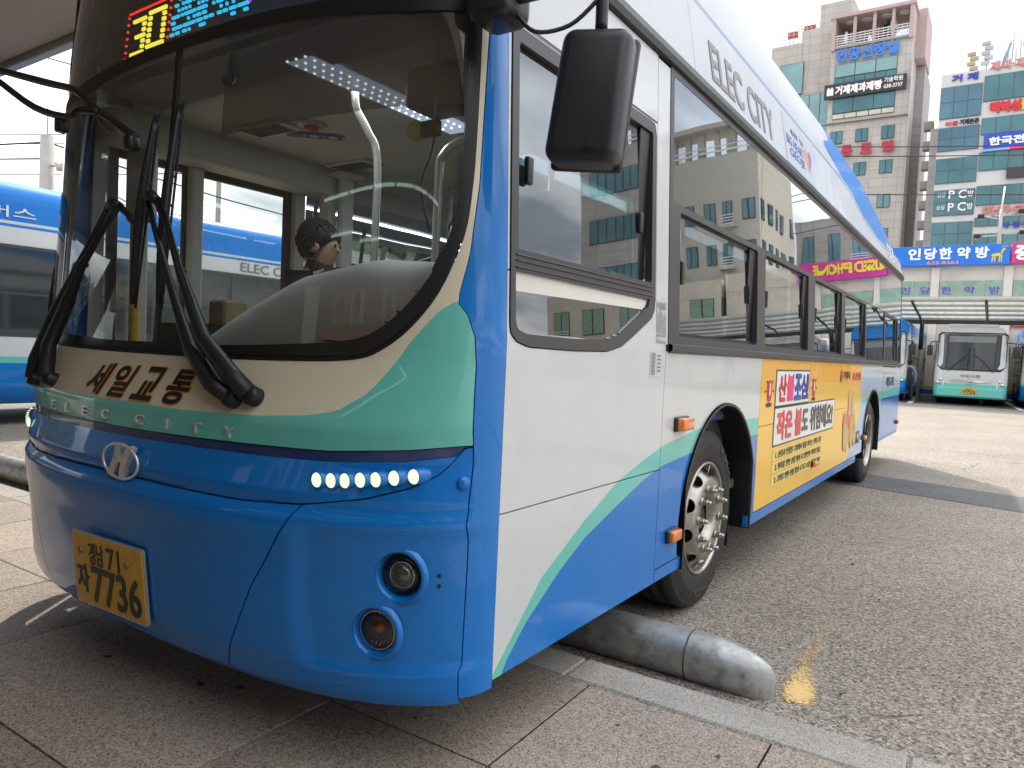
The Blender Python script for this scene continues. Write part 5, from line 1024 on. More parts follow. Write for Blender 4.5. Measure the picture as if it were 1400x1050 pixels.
    for s_ in (1, -1):
        b = MB(); b.box((s_ * (Wd - .005), 5.7, 1.85), (.02, 8.3, 1.26), FRAME, .004); wf = b.build('window_frame', Q)
        for a, c_ in ww:
            for z0, z1 in ((1.27, 1.80), (1.84, 2.44)): box('side_window', (s_ * (Wd + .006), (a + c_) / 2, (z0 + z1) / 2), (.012, c_ - a, z1 - z0), DG, wf, .003)
        if s_ > 0:
            box('driver_window', (s_ * (Wd - .002), 1.05, 1.85), (.025, .9, 1.0), DG, Q, .01)
        else:
            box('entrance_door', (s_ * (Wd - .002), 1.05, 1.42), (.025, 1.0, 2.1), FRAME, Q, .01); box('door_pane', (s_ * (Wd + .012), .80, 1.5), (.01, .42, 1.7), DG, Q); box('door_pane', (s_ * (Wd + .012), 1.30, 1.5), (.01, .42, 1.7), DG, Q)
    if style == 'elec':
        SR = lambda u, v, w_=0: Vector((-(Wd - .034) - w_ - .006, u, v))
        fl = lambda u, v, w_=0: Vector((-(Wd - .02) + (v - 2.5) * .0 - w_, u, v))
        letter('model_name', 'ELEC CITY', lambda u, v, w_=0: Vector((-(Wd - .030 - .0) - w_ - .004, -u, v)), -4.15, -2.85, 2.53, 2.69, TXG, Q, .002, .005)
        letter('roof_text', '친환경전기버스', lambda u, v, w_=0: Vector((-(Wd - .035) - w_ - .002, -u, v)), -9.6, -7.45, 2.845, 3.0, TXW, Q, .002, .01)
    Q.location = loc; Q.rotation_euler = (0, 0, rz)
    return Q
far_bus('blue and white city bus parked side-on at the left, behind the near bus', (-9.95 - .12, 10.9, 0), math.pi, 'elec', 10.9, ry=8.75)
far_bus('white city bus with teal bumper parked head-on under the shelter', (1.41, 32.45, 0), R(1.0), 'green', 10.4, '7725')
far_bus('blue city bus under the shelter, partly hidden by the rear of the near bus', (-2.02, 32.3, 0), R(1.0), 'elec', 10.4)
far_bus('blue electric bus cut off by the right edge of the picture', (4.30, 32.9, 0), R(1.0), 'elec', 10.4)
far_bus('white city bus under the shelter beyond the right edge', (8.1, 33.2, 0), R(1.0), 'green', 10.4)

# ================================================================== BUILDINGS
STUC = M('beige_stucco', (.66, .58, .47), .8, var=.08, vs=1.2, bump=.1, dirt=(.35, .8, (.33, .29, .24))); PILA = M('pilaster_beige', (.70, .62, .52), .8); SHD = M('dark_gap', (.05, .05, .05), .8)
GRN = M('curtained_green_glass', (.24, .36, .25), .25, var=.22, vs=4, coat=.6); TEALG = M('teal_curtain_glass', (.045, .17, .20), .08, var=.4, vs=.35, coat=1, spec=.8); BLUG = M('blue_curtain_glass', (.05, .16, .24), .08, var=.35, vs=.4, coat=1, spec=.8)
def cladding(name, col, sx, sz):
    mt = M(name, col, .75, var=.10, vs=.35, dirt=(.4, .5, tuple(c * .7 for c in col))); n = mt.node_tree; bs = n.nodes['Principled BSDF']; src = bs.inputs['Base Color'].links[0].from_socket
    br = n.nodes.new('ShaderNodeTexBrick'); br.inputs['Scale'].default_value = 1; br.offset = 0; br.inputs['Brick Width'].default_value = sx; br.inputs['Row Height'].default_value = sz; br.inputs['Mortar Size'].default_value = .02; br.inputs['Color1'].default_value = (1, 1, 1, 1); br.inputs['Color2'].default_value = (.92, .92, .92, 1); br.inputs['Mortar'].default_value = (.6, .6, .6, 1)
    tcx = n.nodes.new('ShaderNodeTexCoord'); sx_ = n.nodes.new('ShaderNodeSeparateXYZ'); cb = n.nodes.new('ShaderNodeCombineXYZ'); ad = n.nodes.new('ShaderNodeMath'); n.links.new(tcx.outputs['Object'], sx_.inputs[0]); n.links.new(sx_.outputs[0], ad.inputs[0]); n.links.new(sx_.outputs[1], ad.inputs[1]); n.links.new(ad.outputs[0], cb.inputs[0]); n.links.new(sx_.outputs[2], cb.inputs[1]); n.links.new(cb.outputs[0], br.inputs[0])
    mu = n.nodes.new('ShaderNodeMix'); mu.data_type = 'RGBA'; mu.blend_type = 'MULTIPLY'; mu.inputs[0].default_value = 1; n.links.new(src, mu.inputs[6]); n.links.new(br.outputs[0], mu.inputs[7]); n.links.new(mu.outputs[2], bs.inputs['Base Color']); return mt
CLAD = cladding('grey_stone_cladding', (.50, .475, .45), 1.2, .8); CLADD = cladding('shade_tinted_cladding', (.38, .36, .35), 1.2, .8); PINK = M('pink_render', (.48, .37, .37), .8)  # CLADD repeats the grey cladding with side-wall shade put into its colour
def FP(y): return lambda u, v, w_=0: Vector((u, y - w_, v))
# --- pharmacy block
P = empty('low_shop_building', (2, 46, 0), label='low beige shop building with a blue signboard behind the bus shelter', category='building')
box('wall', (3.0, 47, 3.3), (21, 10, 6.6), STUC, P); box('parapet', (3.0, 47, 7.1), (21, 10.05, 1.1), STUC, P)
for a in (-7.2, -4.1, -.90, 2.22, 5.3, 8.4, 11.5): box('pilaster', (a + .19, 41.94, 3.3), (.38, .14, 6.6), PILA, P, .01)
for k, (a, c_) in enumerate([(-3.6, -.92), (-.47, 2.21), (2.63, 5.28), (5.72, 8.38)]):
    wn = box('window', ((a + c_) / 2, 41.96, 5.43), (c_ - a, .10, 1.0), M('window_frame_pale', (.55, .55, .52), .5), P)
    nn = 3; ed = [a + (c_ - a) * t for t in (0, .30, .70, 1)]
    for e0, e1 in zip(ed, ed[1:]): box('window_pane', ((e0 + e1) / 2, 41.90, 5.43), (e1 - e0 - .05, .04, .93), GRN, wn)
b = MB()
for ch, x in zip('인당한약방', (-2.04, -1.12, -.19, .81, 1.87)):
    letter('w', ch, FP(41.87), x - .21, x + .23, 5.24, 5.60, TXW, None, .004, .055, mb=b); letter('w', ch, FP(41.86), x - .21, x + .23, 5.24, 5.60, M('violet_print', (.10, .06, .35), .5), None, .004, .03, mb=b)
b.build('window_lettering', P)
bsn = box('signboard', (-1.55, 41.72, 7.14), (7.9, .30, 1.0), M('sign_blue_face', (.015, .17, .62), .4), P, .01)
b = MB()
for ch, x in zip('인당한약방', (-1.69, -.97, -.31, .47, 1.25)): letter('w', ch, FP(41.56), x - .26, x + .27, 6.98, 7.52, TXW, None, .02, .045, mb=b)
b.build('signboard_lettering', bsn); letter('signboard_phone', '632-8363', FP(41.56), -1.1, .28, 6.71, 6.86, M('phone_salmon', (.75, .30, .25), .5), bsn, .01, .03)
b = MB(); DY = M('deer_yellow', (.75, .55, .05), .5); dx, dz = 1.60, 6.74
for poly in ([(.08, .28), (.46, .30), (.50, .42), (.42, .46), (.10, .42), (.05, .36)], [(.08, .30), (.06, 0), (.10, 0), (.15, .30)], [(.16, .30), (.17, 0), (.21, 0), (.22, .30)], [(.36, .30), (.36, 0), (.40, 0), (.42, .30)], [(.43, .32), (.45, 0), (.49, 0), (.50, .32)], [(.40, .42), (.50, .40), (.54, .58), (.62, .60), (.60, .66), (.50, .68), (.46, .60)], [(.05, .36), (.01, .30), (.04, .40)]): b.prism(poly, (dx, 41.56, dz), (1, 0, 0), (0, 0, 1), (0, -1, 0), DY, .01)
for pts in ([(.50, .66), (.46, .74), (.52, .82)], [(.53, .67), (.60, .74), (.70, .80)], [(.60, .74), (.58, .80)], [(.66, .78), (.72, .72)]): b.tube([(dx + x, 41.55, dz + z) for x, z in pts], .012, DY, 5)
b.build('deer_emblem', bsn)
psn = box('signboard', (3.65, 41.72, 7.16), (2.35, .30, 1.0), M('sign_pink_face', (.62, .03, .22), .4), P, .01); letter('signboard_lettering', '중고폰', FP(41.56), 2.62, 4.6, 6.85, 7.50, TXW, psn, .02, .05)
msn = box('signboard', (7.1, 41.72, 7.10), (4.4, .30, 1.05), M('sign_magenta_face', (.55, .02, .25), .4), P, .01); letter('signboard_lettering', 'USED PHONE', FP(41.56), 5.1, 8.6, 6.90, 7.45, M('sign_text_yellow', (.8, .6, .03), .5), msn, .02, .04); letter('signboard_lettering', '매입 010-0000', FP(41.56), 8.62, 9.2, 6.75, 6.9, TXW, msn, .02, .01)
box('window_grille', (-1.1, 41.90, 2.4), (1.2, .05, 1.1), GRN, P); b = MB()
for x in (-2.6, -1.8, -.2, .7, 1.6, 3.2): b.box((x, 41.93, 2.0), (.05, .03, 4.0), PILA)
b.box((0, 41.92, 4.02), (14, .05, .06), PILA); b.build('wall_moulding', P); b = MB(); b.box((3.4, 41.9, 3.95), (1.5, .06, .7), TXR); b.box((3.4, 41.86, 3.95), (1.3, .03, .55), TXW); b.lathe([(.2, 0), (.18, .03), (.0005, .03)], (3.35, 41.84, 3.95), (0, -1, 0), M('dish_brown', (.2, .08, .05), .5), 16); b.build('food_poster', P)
# --- mast with floodlights on the shop roof
F_ = empty('floodlight_mast', (1.9, 43, 7.6), label='grey floodlight mast with four lamps standing on the low shop roof', category='mast'); GM_ = M('mast_grey', (.42, .41, .39), .6, var=.15)
tube('mast_pole', [(1.9, 43, 7.6), (1.9, 43, 9.6)], [.10, .07], GM_, F_); tube('antenna_rod', [(1.9, 43, 9.6), (1.98, 43, 10.7)], .04, TXW, F_)
for dx, dz in ((-.95, .35), (.95, .45), (-.85, 1.35), (.85, 1.5)):
    tube('lamp_arm', [(1.9, 43, 8.0 + dz * .8), (1.9 + dx * .8, 43, 7.9 + dz)], .03, GM_, F_); rbox('floodlight', (1.9 + dx, 42.95, 7.9 + dz), (.30, .25, .24), BLK, F_, .04)
# --- tall grey tower
T = empty('motel_tower', (-10, 80, 0), label='tall grey stone-clad tower with a pink roof terrace and a dark banner', category='building')
FZ = 75.0
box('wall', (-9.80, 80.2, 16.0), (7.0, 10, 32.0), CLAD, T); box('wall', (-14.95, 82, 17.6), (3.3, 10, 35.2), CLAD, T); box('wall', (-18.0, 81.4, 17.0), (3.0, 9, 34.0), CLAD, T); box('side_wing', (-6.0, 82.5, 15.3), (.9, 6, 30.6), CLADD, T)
box('wall', (-14.0, 83, 36.7), (3.2, 6, 4.2), CLAD, T)
b = MB(); b.box((-9.8, 77.5, 34.95), (7.3, 5.4, .30), PINK); b.build('terrace_roof', T)
for x in (-13.15, -6.45): box('terrace_wall', (x, 77.5, 33.4), (.35, 5.2, 3.2), PINK, T)
for x in (-11.3, -9.6, -8.0): box('terrace_post', (x, 75.2, 33.4), (.28, .3, 3.2), PINK, T)
b = MB()
for k in range(5): b.box((-9.8, 75.1, 32.2 + k * .24), (6.4, .05, .07), TXW)
for k in range(16): b.box((-12.8 + k * .4, 75.1, 32.7), (.04, .05, 1.1), TXW)
b.build('terrace_railing', T); box('terrace_back', (-12.0, 79.5, 33.2), (2.4, .3, 2.8), CLAD, T); box('side_wing', (-5.95, 80, 33.0), (1.0, 5, 4.6), PINK, T)
for x in (-11.9, -10.45, -8.75, -7.2):
    b = MB(); b.lathe([(.48, 0), (.50, -.05), (.42, -.08), (.0005, -.08)], (x, 76.3, 34.78), (0, 0, 1), M('terrace_lamp', (.75, .72, .68), .4), 20); b.build('ceiling_lamp', T)
b = MB()
for k, (x, z0, z1) in enumerate([(-8.1, 33.3, 34.5), (-12.2, 32.6, 34.0)]): b.lathe([(.3, 0), (.25, .6), (.12, 1.2), (.0005, 1.3)], (x, 76, z0), (0, 0, 1), TXW, 10)
b.build('garden_parasol', T)
letter('wall_lettering', '인공신장실', FP(74.98), -12.75, -7.4, 30.65, 31.75, M('wall_sign_blue', (.05, .22, .68), .5), T, .10, .05)
def win(x0, x1, z0, z1, y, n, par, mt=TEALG, fr=FRAME, rows=1, name='window', d=.10):
    f = box(name, ((x0 + x1) / 2, y, (z0 + z1) / 2), (x1 - x0, d, z1 - z0), fr, par)
    for i in range(n):
        for r_ in range(rows):
            a, c_ = x0 + (x1 - x0) * i / n, x0 + (x1 - x0) * (i + 1) / n; e0, e1 = z0 + (z1 - z0) * r_ / rows, z0 + (z1 - z0) * (r_ + 1) / rows
            box('window_pane', ((a + c_) / 2, y - d / 2 - .01, (e0 + e1) / 2), (c_ - a - .08, .03, e1 - e0 - .08), mt, f)
    return f
PALEG = M('pale_teal_glass', (.20, .36, .38), .10, var=.25, vs=.5, coat=1)
wt1 = win(-12.85, -7.45, 29.2, 30.45, 75.18, 3, T, PALEG); win(-12.85, -7.45, 28.55, 29.16, 75.18, 6, T); win(-12.85, -7.45, 25.75, 27.6, 75.18, 3, T, TEALG); win(-12.85, -7.45, 25.2, 25.7, 75.18, 5, T, M('pale_panel', (.55, .55, .48), .5))
bn = box('banner_sign', (-10.1, 74.95, 27.85), (7.1, .3, 1.35), M('banner_dark', (.035, .035, .042), .5), T, .01)
letter('banner_lettering', '거제제과제빵', FP(74.79), -12.6, -8.6, 27.45, 28.25, TXW, bn, .02, .05); letter('banner_lettering', '기술학원', FP(74.79), -8.4, -6.85, 27.95, 28.4, TXW, bn, .02, .02); letter('banner_lettering', '638-3737', FP(74.79), -8.4, -6.85, 27.42, 27.75, TXW, bn, .02, .02)
b = MB(); b.prism([(-.3, -.4), (.3, -.4), (.3, .2), (.15, .4), (0, .2), (-.15, .4), (-.3, .2)], (-13.1, 74.79, 27.85), (1, 0, 0), (0, 0, 1), (0, -1, 0), TXW, .02); b.build('banner_emblem', bn)
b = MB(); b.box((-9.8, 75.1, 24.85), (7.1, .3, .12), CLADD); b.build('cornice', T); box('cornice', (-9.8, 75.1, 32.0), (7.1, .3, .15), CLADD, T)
for r_, z in enumerate((23.4, 20.2, 17.0, 13.8, 10.6)):
    for x in (-12.35, -10.1, -7.85): 
        if r_ == 1 and x < -12: continue
        win(x - .55, x + .55, z - .6, z + .65, 75.18, 2, T, TEALG)
for ch, x in zip('론모텔', (-11.3, -9.6, -7.75)): letter('wall_lettering', ch, FP(74.98), x - .45, x + .45, 21.6, 22.5, M('motel_red', (.50, .03, .07), .5), T, .15, .06)
win(-18.5, -16.2, 28.8, 32.0, 76.88, 1, T, PALEG, rows=1); win(-16.5, -13.4, 22.0, 28.6, 76.98, 3, T, PALEG, rows=2); win(-15.2, -13.9, 34.6, 35.9, 79.98, 1, T, BLUG)
b = MB()
for k in range(9): b.tube([(-18.9 + k * .42, 78, 34.0), (-18.9 + k * .42, 78, 36.2 + (k % 3) * .5)], .05, GM_, 5)
for k in range(5): b.tube([(-19.1, 78, 34.6 + k * .4), (-15.4, 78, 34.6 + k * .4)], .04, GM_, 5)
b.box((-17.8, 78.1, 35.4), (1.0, .1, .7), TXR); b.box((-16.1, 78.1, 35.8), (1.2, .1, .6), TXR); b.build('roof_sign_frame', T)
tube('drain_pipe', [(-6.2, 75.1, 30), (-6.2, 75.1, 2)], .07, GM_, T)
# tree on the terrace
def leafy(name, parent, c, r, n, mt, size=.14, sq=1.0, seed=1):
    rn = random.Random(seed); b = MB(); cl = [(Vector((rn.gauss(0, .45), rn.gauss(0, .45), rn.gauss(0, .4) * sq)) * r) for _ in range(14)]
    for i in range(n):
        q = cl[rn.randrange(14)] + Vector((rn.gauss(0, 1), rn.gauss(0, 1), rn.gauss(0, 1))) * r * .24; s_ = size * rn.uniform(.6, 1.4); a = Vector((rn.gauss(0, 1), rn.gauss(0, 1), rn.gauss(0, 1))).normalized(); e = a.orthogonal().normalized()
        p = Vector(c) + q; b.add([p - e * s_, p + a.cross(e) * s_ * .5, p + e * s_, p - a.cross(e) * s_ * .5], [(0, 1, 2, 3)], mt)
    return b.build(name, parent)
LEAF = M('leaf_green', (.035, .07, .02), .7, var=.35, vs=2)
tt = empty('terrace_tree', (-9.3, 77.6, 32), label='small dark tree growing on the pink roof terrace', category='tree'); tube('trunk', [(-9.3, 77.6, 31.9), (-9.2, 77.6, 33.2)], .08, M('bark', (.08, .06, .04), .9), tt); leafy('crown', tt, (-9.2, 77.6, 33.6), 1.0, 1600, LEAF, .12, seed=3)
# --- glass-fronted building
Gb = empty('glass_office_building', (2, 74, 0), label='white and teal glass-fronted office building covered in signs', category='building')
WP = M('white_panel', (.60, .61, .62), .5, var=.06, vs=.6, dirt=(.3, 1, (.42, .42, .42)))
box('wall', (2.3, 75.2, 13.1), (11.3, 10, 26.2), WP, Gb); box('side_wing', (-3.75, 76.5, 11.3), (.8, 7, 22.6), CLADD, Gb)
zp = lambda p: 26.2 - (p - 102) * .0613
for (p0, p1) in ((120, 163), (175, 207), (217, 251), (260, 295), (304, 337), (347, 380)): win(-3.32, -.36, zp(p1), zp(p0), 70.16, 3, Gb, BLUG if p0 < 210 else TEALG, M('mullion_grey', (.10, .14, .16), .4), 2, 'curtain_wall')
for (p0, p1) in ((112, 146), (168, 190), (213, 238), (258, 284), (300, 312), (322, 350)): win(-.25, 7.8, zp(p1), zp(p0), 70.16, 8, Gb, TEALG, M('mullion_grey', (.10, .14, .16), .4), 1, 'curtain_wall')
BLS = M('wall_sign_navy', (.03, .07, .42), .5)
letter('wall_lettering', '거 제', FP(70.16), -2.55, -.75, zp(114), zp(105), BLS, Gb, .08, .06); letter('wall_lettering', '제과·제빵', FP(70.16), .1, 3.2, zp(106), zp(95), M('faded_pink_print', (.55, .22, .20), .5), Gb, .08, .05)
letter('wall_lettering', '미문', FP(70.16), -2.8, -1.9, zp(173), zp(167), TXR, Gb, .04, .04); letter('wall_lettering', '거제본관', FP(70.16), -1.8, -.45, zp(173), zp(166), TXB, Gb, .04, .04)
letter('wall_lettering', '떡복싱', FP(70.16), .3, 2.3, zp(162), zp(149), TXR, Gb, .15, .08); letter('wall_lettering', '클럽', FP(70.16), 2.4, 3.6, zp(162), zp(149), M('wall_yellow', (.7, .5, .03), .5), Gb, .15, .08)
sg = box('signboard', (2.8, 70.0, zp(201)), (5.6, .2, 1.25), M('sign_navy_face', (.03, .08, .50), .4), Gb, .01); letter('signboard_lettering', '한국전통문화', FP(69.88), .4, 5.2, zp(206), zp(196), TXW, sg, .03, .06)
b = MB()
for k, mt in enumerate((SKYB, TXP, M('wall_yellow', (.7, .5, .03), .5))): b.box((.9 + k * 1.8, 69.97, zp(212)), (1.8, .24, .18), mt)
b.build('colour_stripe', sg)
box('signboard', (4.3, 70.0, zp(244)), (5.2, .2, .85), M('sign_charcoal', (.05, .05, .055), .4), Gb, .01)
for r_ in (267, 284):
    letter('window_lettering', 'P C', FP(70.06), -2.2, -.95, zp(r_ + 5.5), zp(r_ - 5.5), TXW, Gb, .02, .02); letter('window_lettering', '방', FP(70.06), -.85, -.45, zp(r_ + 4), zp(r_ - 4), TXW, Gb, .02, .02); letter('window_lettering', '상상', FP(70.06), -3.05, -2.45, zp(r_ + 3), zp(r_ - 3), TXW, Gb, .02, .01)
letter('wall_lettering', '마카오', FP(70.16), .3, 3.2, zp(298), zp(286), M('faded_pink_print', (.55, .22, .20), .5), Gb, .1, .06); letter('window_lettering', '새 중', FP(70.06), 1.6, 2.9, zp(316), zp(308), BLS, Gb, .02, .05); letter('window_lettering', '고차', FP(70.06), 3.0, 4.2, zp(316), zp(308), TXR, Gb, .02, .05)
for i in range(9): 
    z = 9 + i * 1.75; rbox('air_conditioner', (-4.35, 73.6, z), (.75, .9, .75), M('ac_grey', (.22, .21, .2), .6), Gb, .05)
for (x, z, c_) in ((-1.25, 27.2, (.42, .36, .22)), (-.25, 27.9, (.45, .45, .47)), (2.6, 29.0, (.3, .34, .4)), (3.9, 28.6, (.42, .36, .22))):
    a_ = empty('roof_antenna', (x, 71.5, 26.2), label={-1.25: 'short tan panel antenna at the left of the glass building roof', -.25: 'grey panel antenna beside the tan one on the glass building roof', 2.6: 'tall grey-blue panel antenna near the middle of the glass building roof', 3.9: 'tan panel antenna at the right end of the glass building roof'}[x], category='antenna', group='antennas on the glass building roof')
    tube('antenna_mast', [(x, 71.5, 26.2), (x, 71.5, z - .3)], .06, GM_, a_); 
    for k in range(5): box('antenna_panel', (x + (.1 if k % 2 else -.1), 71.4, z - .8 + k * .4), (.62, .3, .30), M('antenna_%d' % int(c_[0] * 100), c_, .6), a_, .03)
am = empty('antenna_cluster', (2, 72, 26.2), label='cluster of thin rods and a tilted tube on the glass building roof', category='antenna')
for k in range(12): tube('antenna_rod', [(.9 + k * .28, 72, 26.2), (.9 + k * .28 + (k % 3) * .05, 72, 27.4 + (k * 7 % 5) * .75)], .035, GM_, am, 5)
tube('tilted_tube', [(.8, 71.8, 26.5), (1.3, 71.8, 28.6)], .12, M('tube_blue_grey', (.25, .3, .42), .5), am)
# --- buildings to the right of the frame, seen mirrored in the side windows
def block(name, label, x0, x1, y0, y1, h, mt, fl, nwin, gl, band=False, roof=None):
    q = empty(name, ((x0 + x1) / 2, (y0 + y1) / 2, 0), label=label, category='building'); box('wall', ((x0 + x1) / 2, (y0 + y1) / 2, h / 2), (x1 - x0, y1 - y0, h), mt, q)
    n = int(h // fl)
    for f in range(n):
        z0 = f * fl + fl * .35; z1 = z0 + fl * .5
        if band: 
            win(x0 + .9, x1 - .6, z0, z1, y0, 6, q, gl)
            box('window_band', (x0 - .01, (y0 + y1) / 2, (z0 + z1) / 2), (.1, y1 - y0 - 1.4, z1 - z0), gl, q)
        else:
            for k in range(nwin):
                xa = x0 + (x1 - x0) * (k + .22) / nwin; xb = x0 + (x1 - x0) * (k + .78) / nwin; win(xa, xb, z0, z1, y0, 2, q, gl)
                if True:
                    ya = y0 + (y1 - y0) * (k + .25) / nwin; yb = y0 + (y1 - y0) * (k + .72) / nwin; wf_ = box('side_window', (x0 - .02, (ya + yb) / 2, (z0 + z1) / 2), (.08, yb - ya, z1 - z0), FRAME, q); box('window_pane', (x0 - .07, (ya + yb) / 2, (z0 + z1) / 2), (.03, yb - ya - .12, z1 - z0 - .12), gl, wf_)
                if k % 3 == 1:
                    b = MB()
                    for r_ in range(4): b.box(((xa + xb) / 2, y0 - .5, z0 - .2 + r_ * .18), (xb - xa + .4, .03, .04), TXW)
                    b.box(((xa + xb) / 2, y0 - .3, z0 - .35), (xb - xa + .5, .6, .12), mt); b.build('balcony', q)
    if roof:
        b = MB()
        for k in range(6): b.box((x0 + .5 + (x1 - x0 - 1) * k / 5, y0 + .6, h + .9), (.4, .4, 1.8), mt)
        b.box(((x0 + x1) / 2, y0 + 1.0, h + 1.9), (x1 - x0 + .4, 2.4, .3), mt); b.box(((x0 + x1) / 2, y0 + .2, h + .35), (x1 - x0, .05, .1), TXW); b.box(((x0 + x1) / 2, y0 + .2, h + .65), (x1 - x0, .05, .05), TXW); b.build('roof_colonnade', q)
    return q
block('office_tower', 'grey office tower with long green glass bands, mirrored in the driver window', 19.0, 24.2, 44, 56, 17.5, CLAD, 3.3, 5, TEALG, True, True)
block('apartment_block', 'cream apartment block with small balconies, mirrored in the side windows', 12.3, 18.2, 44.5, 54, 15.6, M('cream_cladding', (.50, .47, .42), .8), 2.6, 5, TEALG, False, True)
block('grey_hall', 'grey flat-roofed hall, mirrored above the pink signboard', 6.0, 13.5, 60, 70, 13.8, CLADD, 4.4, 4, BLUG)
block('shop_row_building', 'pale two-storey shop row beside the low shop building', 13.8, 26, 41.8, 43.5, 7.4, STUC, 3.4, 5, GRN)
# --- shelter
S = empty('bus_shelter', (1, 34, 0), label='long corrugated bus shelter roof on thin steel posts in front of the shop building', category='shelter')
CORR0 = M('translucent_roof_sheet', (.33, .35, .34), .5, var=.15, vs=1, dirt=(.4, 1.5, (.2, .2, .19)))
CORR = bpy.data.materials.new('corrugated_sheet'); CORR.use_nodes = True; n_ = CORR.node_tree; bs_ = n_.nodes['Principled BSDF']; bs_.inputs['Base Color'].default_value = (.55, .57, .55, 1); bs_.inputs['Roughness'].default_value = .5
tr_ = n_.nodes.new('ShaderNodeBsdfTranslucent'); tr_.inputs[0].default_value = (.80, .84, .80, 1); mx_ = n_.nodes.new('ShaderNodeMixShader'); nz_ = n_.nodes.new('ShaderNodeTexNoise'); nz_.inputs['Scale'].default_value = 1.2; mr2 = n_.nodes.new('ShaderNodeMapRange'); mr2.inputs[3].default_value = .12; mr2.inputs[4].default_value = .32; n_.links.new(nz_.outputs[0], mr2.inputs[0]); n_.links.new(mr2.outputs[0], mx_.inputs[0]); n_.links.new(bs_.outputs[0], mx_.inputs[1]); n_.links.new(tr_.outputs[0], mx_.inputs[2]); n_.links.new(mx_.outputs[0], n_.nodes['Material Output'].inputs[0])
b = MB(); n = 260; vs = []
for k in range(n): 
    x = -9 + k * .09; dz = .018 * (1 if (k // 2) % 2 else -1)
    for y, z in ((30.6, 4.06), (36.4, 3.60)): vs.append((x, y, z + dz))
b.add(vs, [(2 * k, 2 * k + 1, 2 * k + 3, 2 * k + 2) for k in range(n - 1)], CORR); b.build('roof_sheet', S)
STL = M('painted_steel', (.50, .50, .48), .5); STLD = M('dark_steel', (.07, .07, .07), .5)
for y, z in ((30.9, 3.98), (32.0, 3.88), (33.2, 3.78), (34.4, 3.68), (35.6, 3.58)): box('purlin', (2.7, y, z), (23, .07, .09), STL, S)
box('front_gutter', (2.7, 30.56, 4.06), (23.4, .08, .10), STL, S); box('rear_beam', (2.7, 36.4, 3.50), (23.4, .16, .22), STLD, S)
for x in (-5.4, -2.9, -.62, 1.80, 4.2, 6.6, 9.0):
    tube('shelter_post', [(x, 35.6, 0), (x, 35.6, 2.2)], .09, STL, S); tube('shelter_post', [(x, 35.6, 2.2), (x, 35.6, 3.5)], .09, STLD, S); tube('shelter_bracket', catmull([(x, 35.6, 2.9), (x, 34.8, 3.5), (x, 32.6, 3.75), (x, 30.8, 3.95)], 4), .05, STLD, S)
b = MB(); b.box((2, 40.9, .22), (20, .12, .25), TXBL); b.box((2, 40.85, .45), (20, .10, .12), M('kerb_yellow', (.6, .4, .03), .6)); q = b.build('barrier_rail'); props(q, 'low blue and yellow barrier rail along the foot of the beige wall', 'barrier')
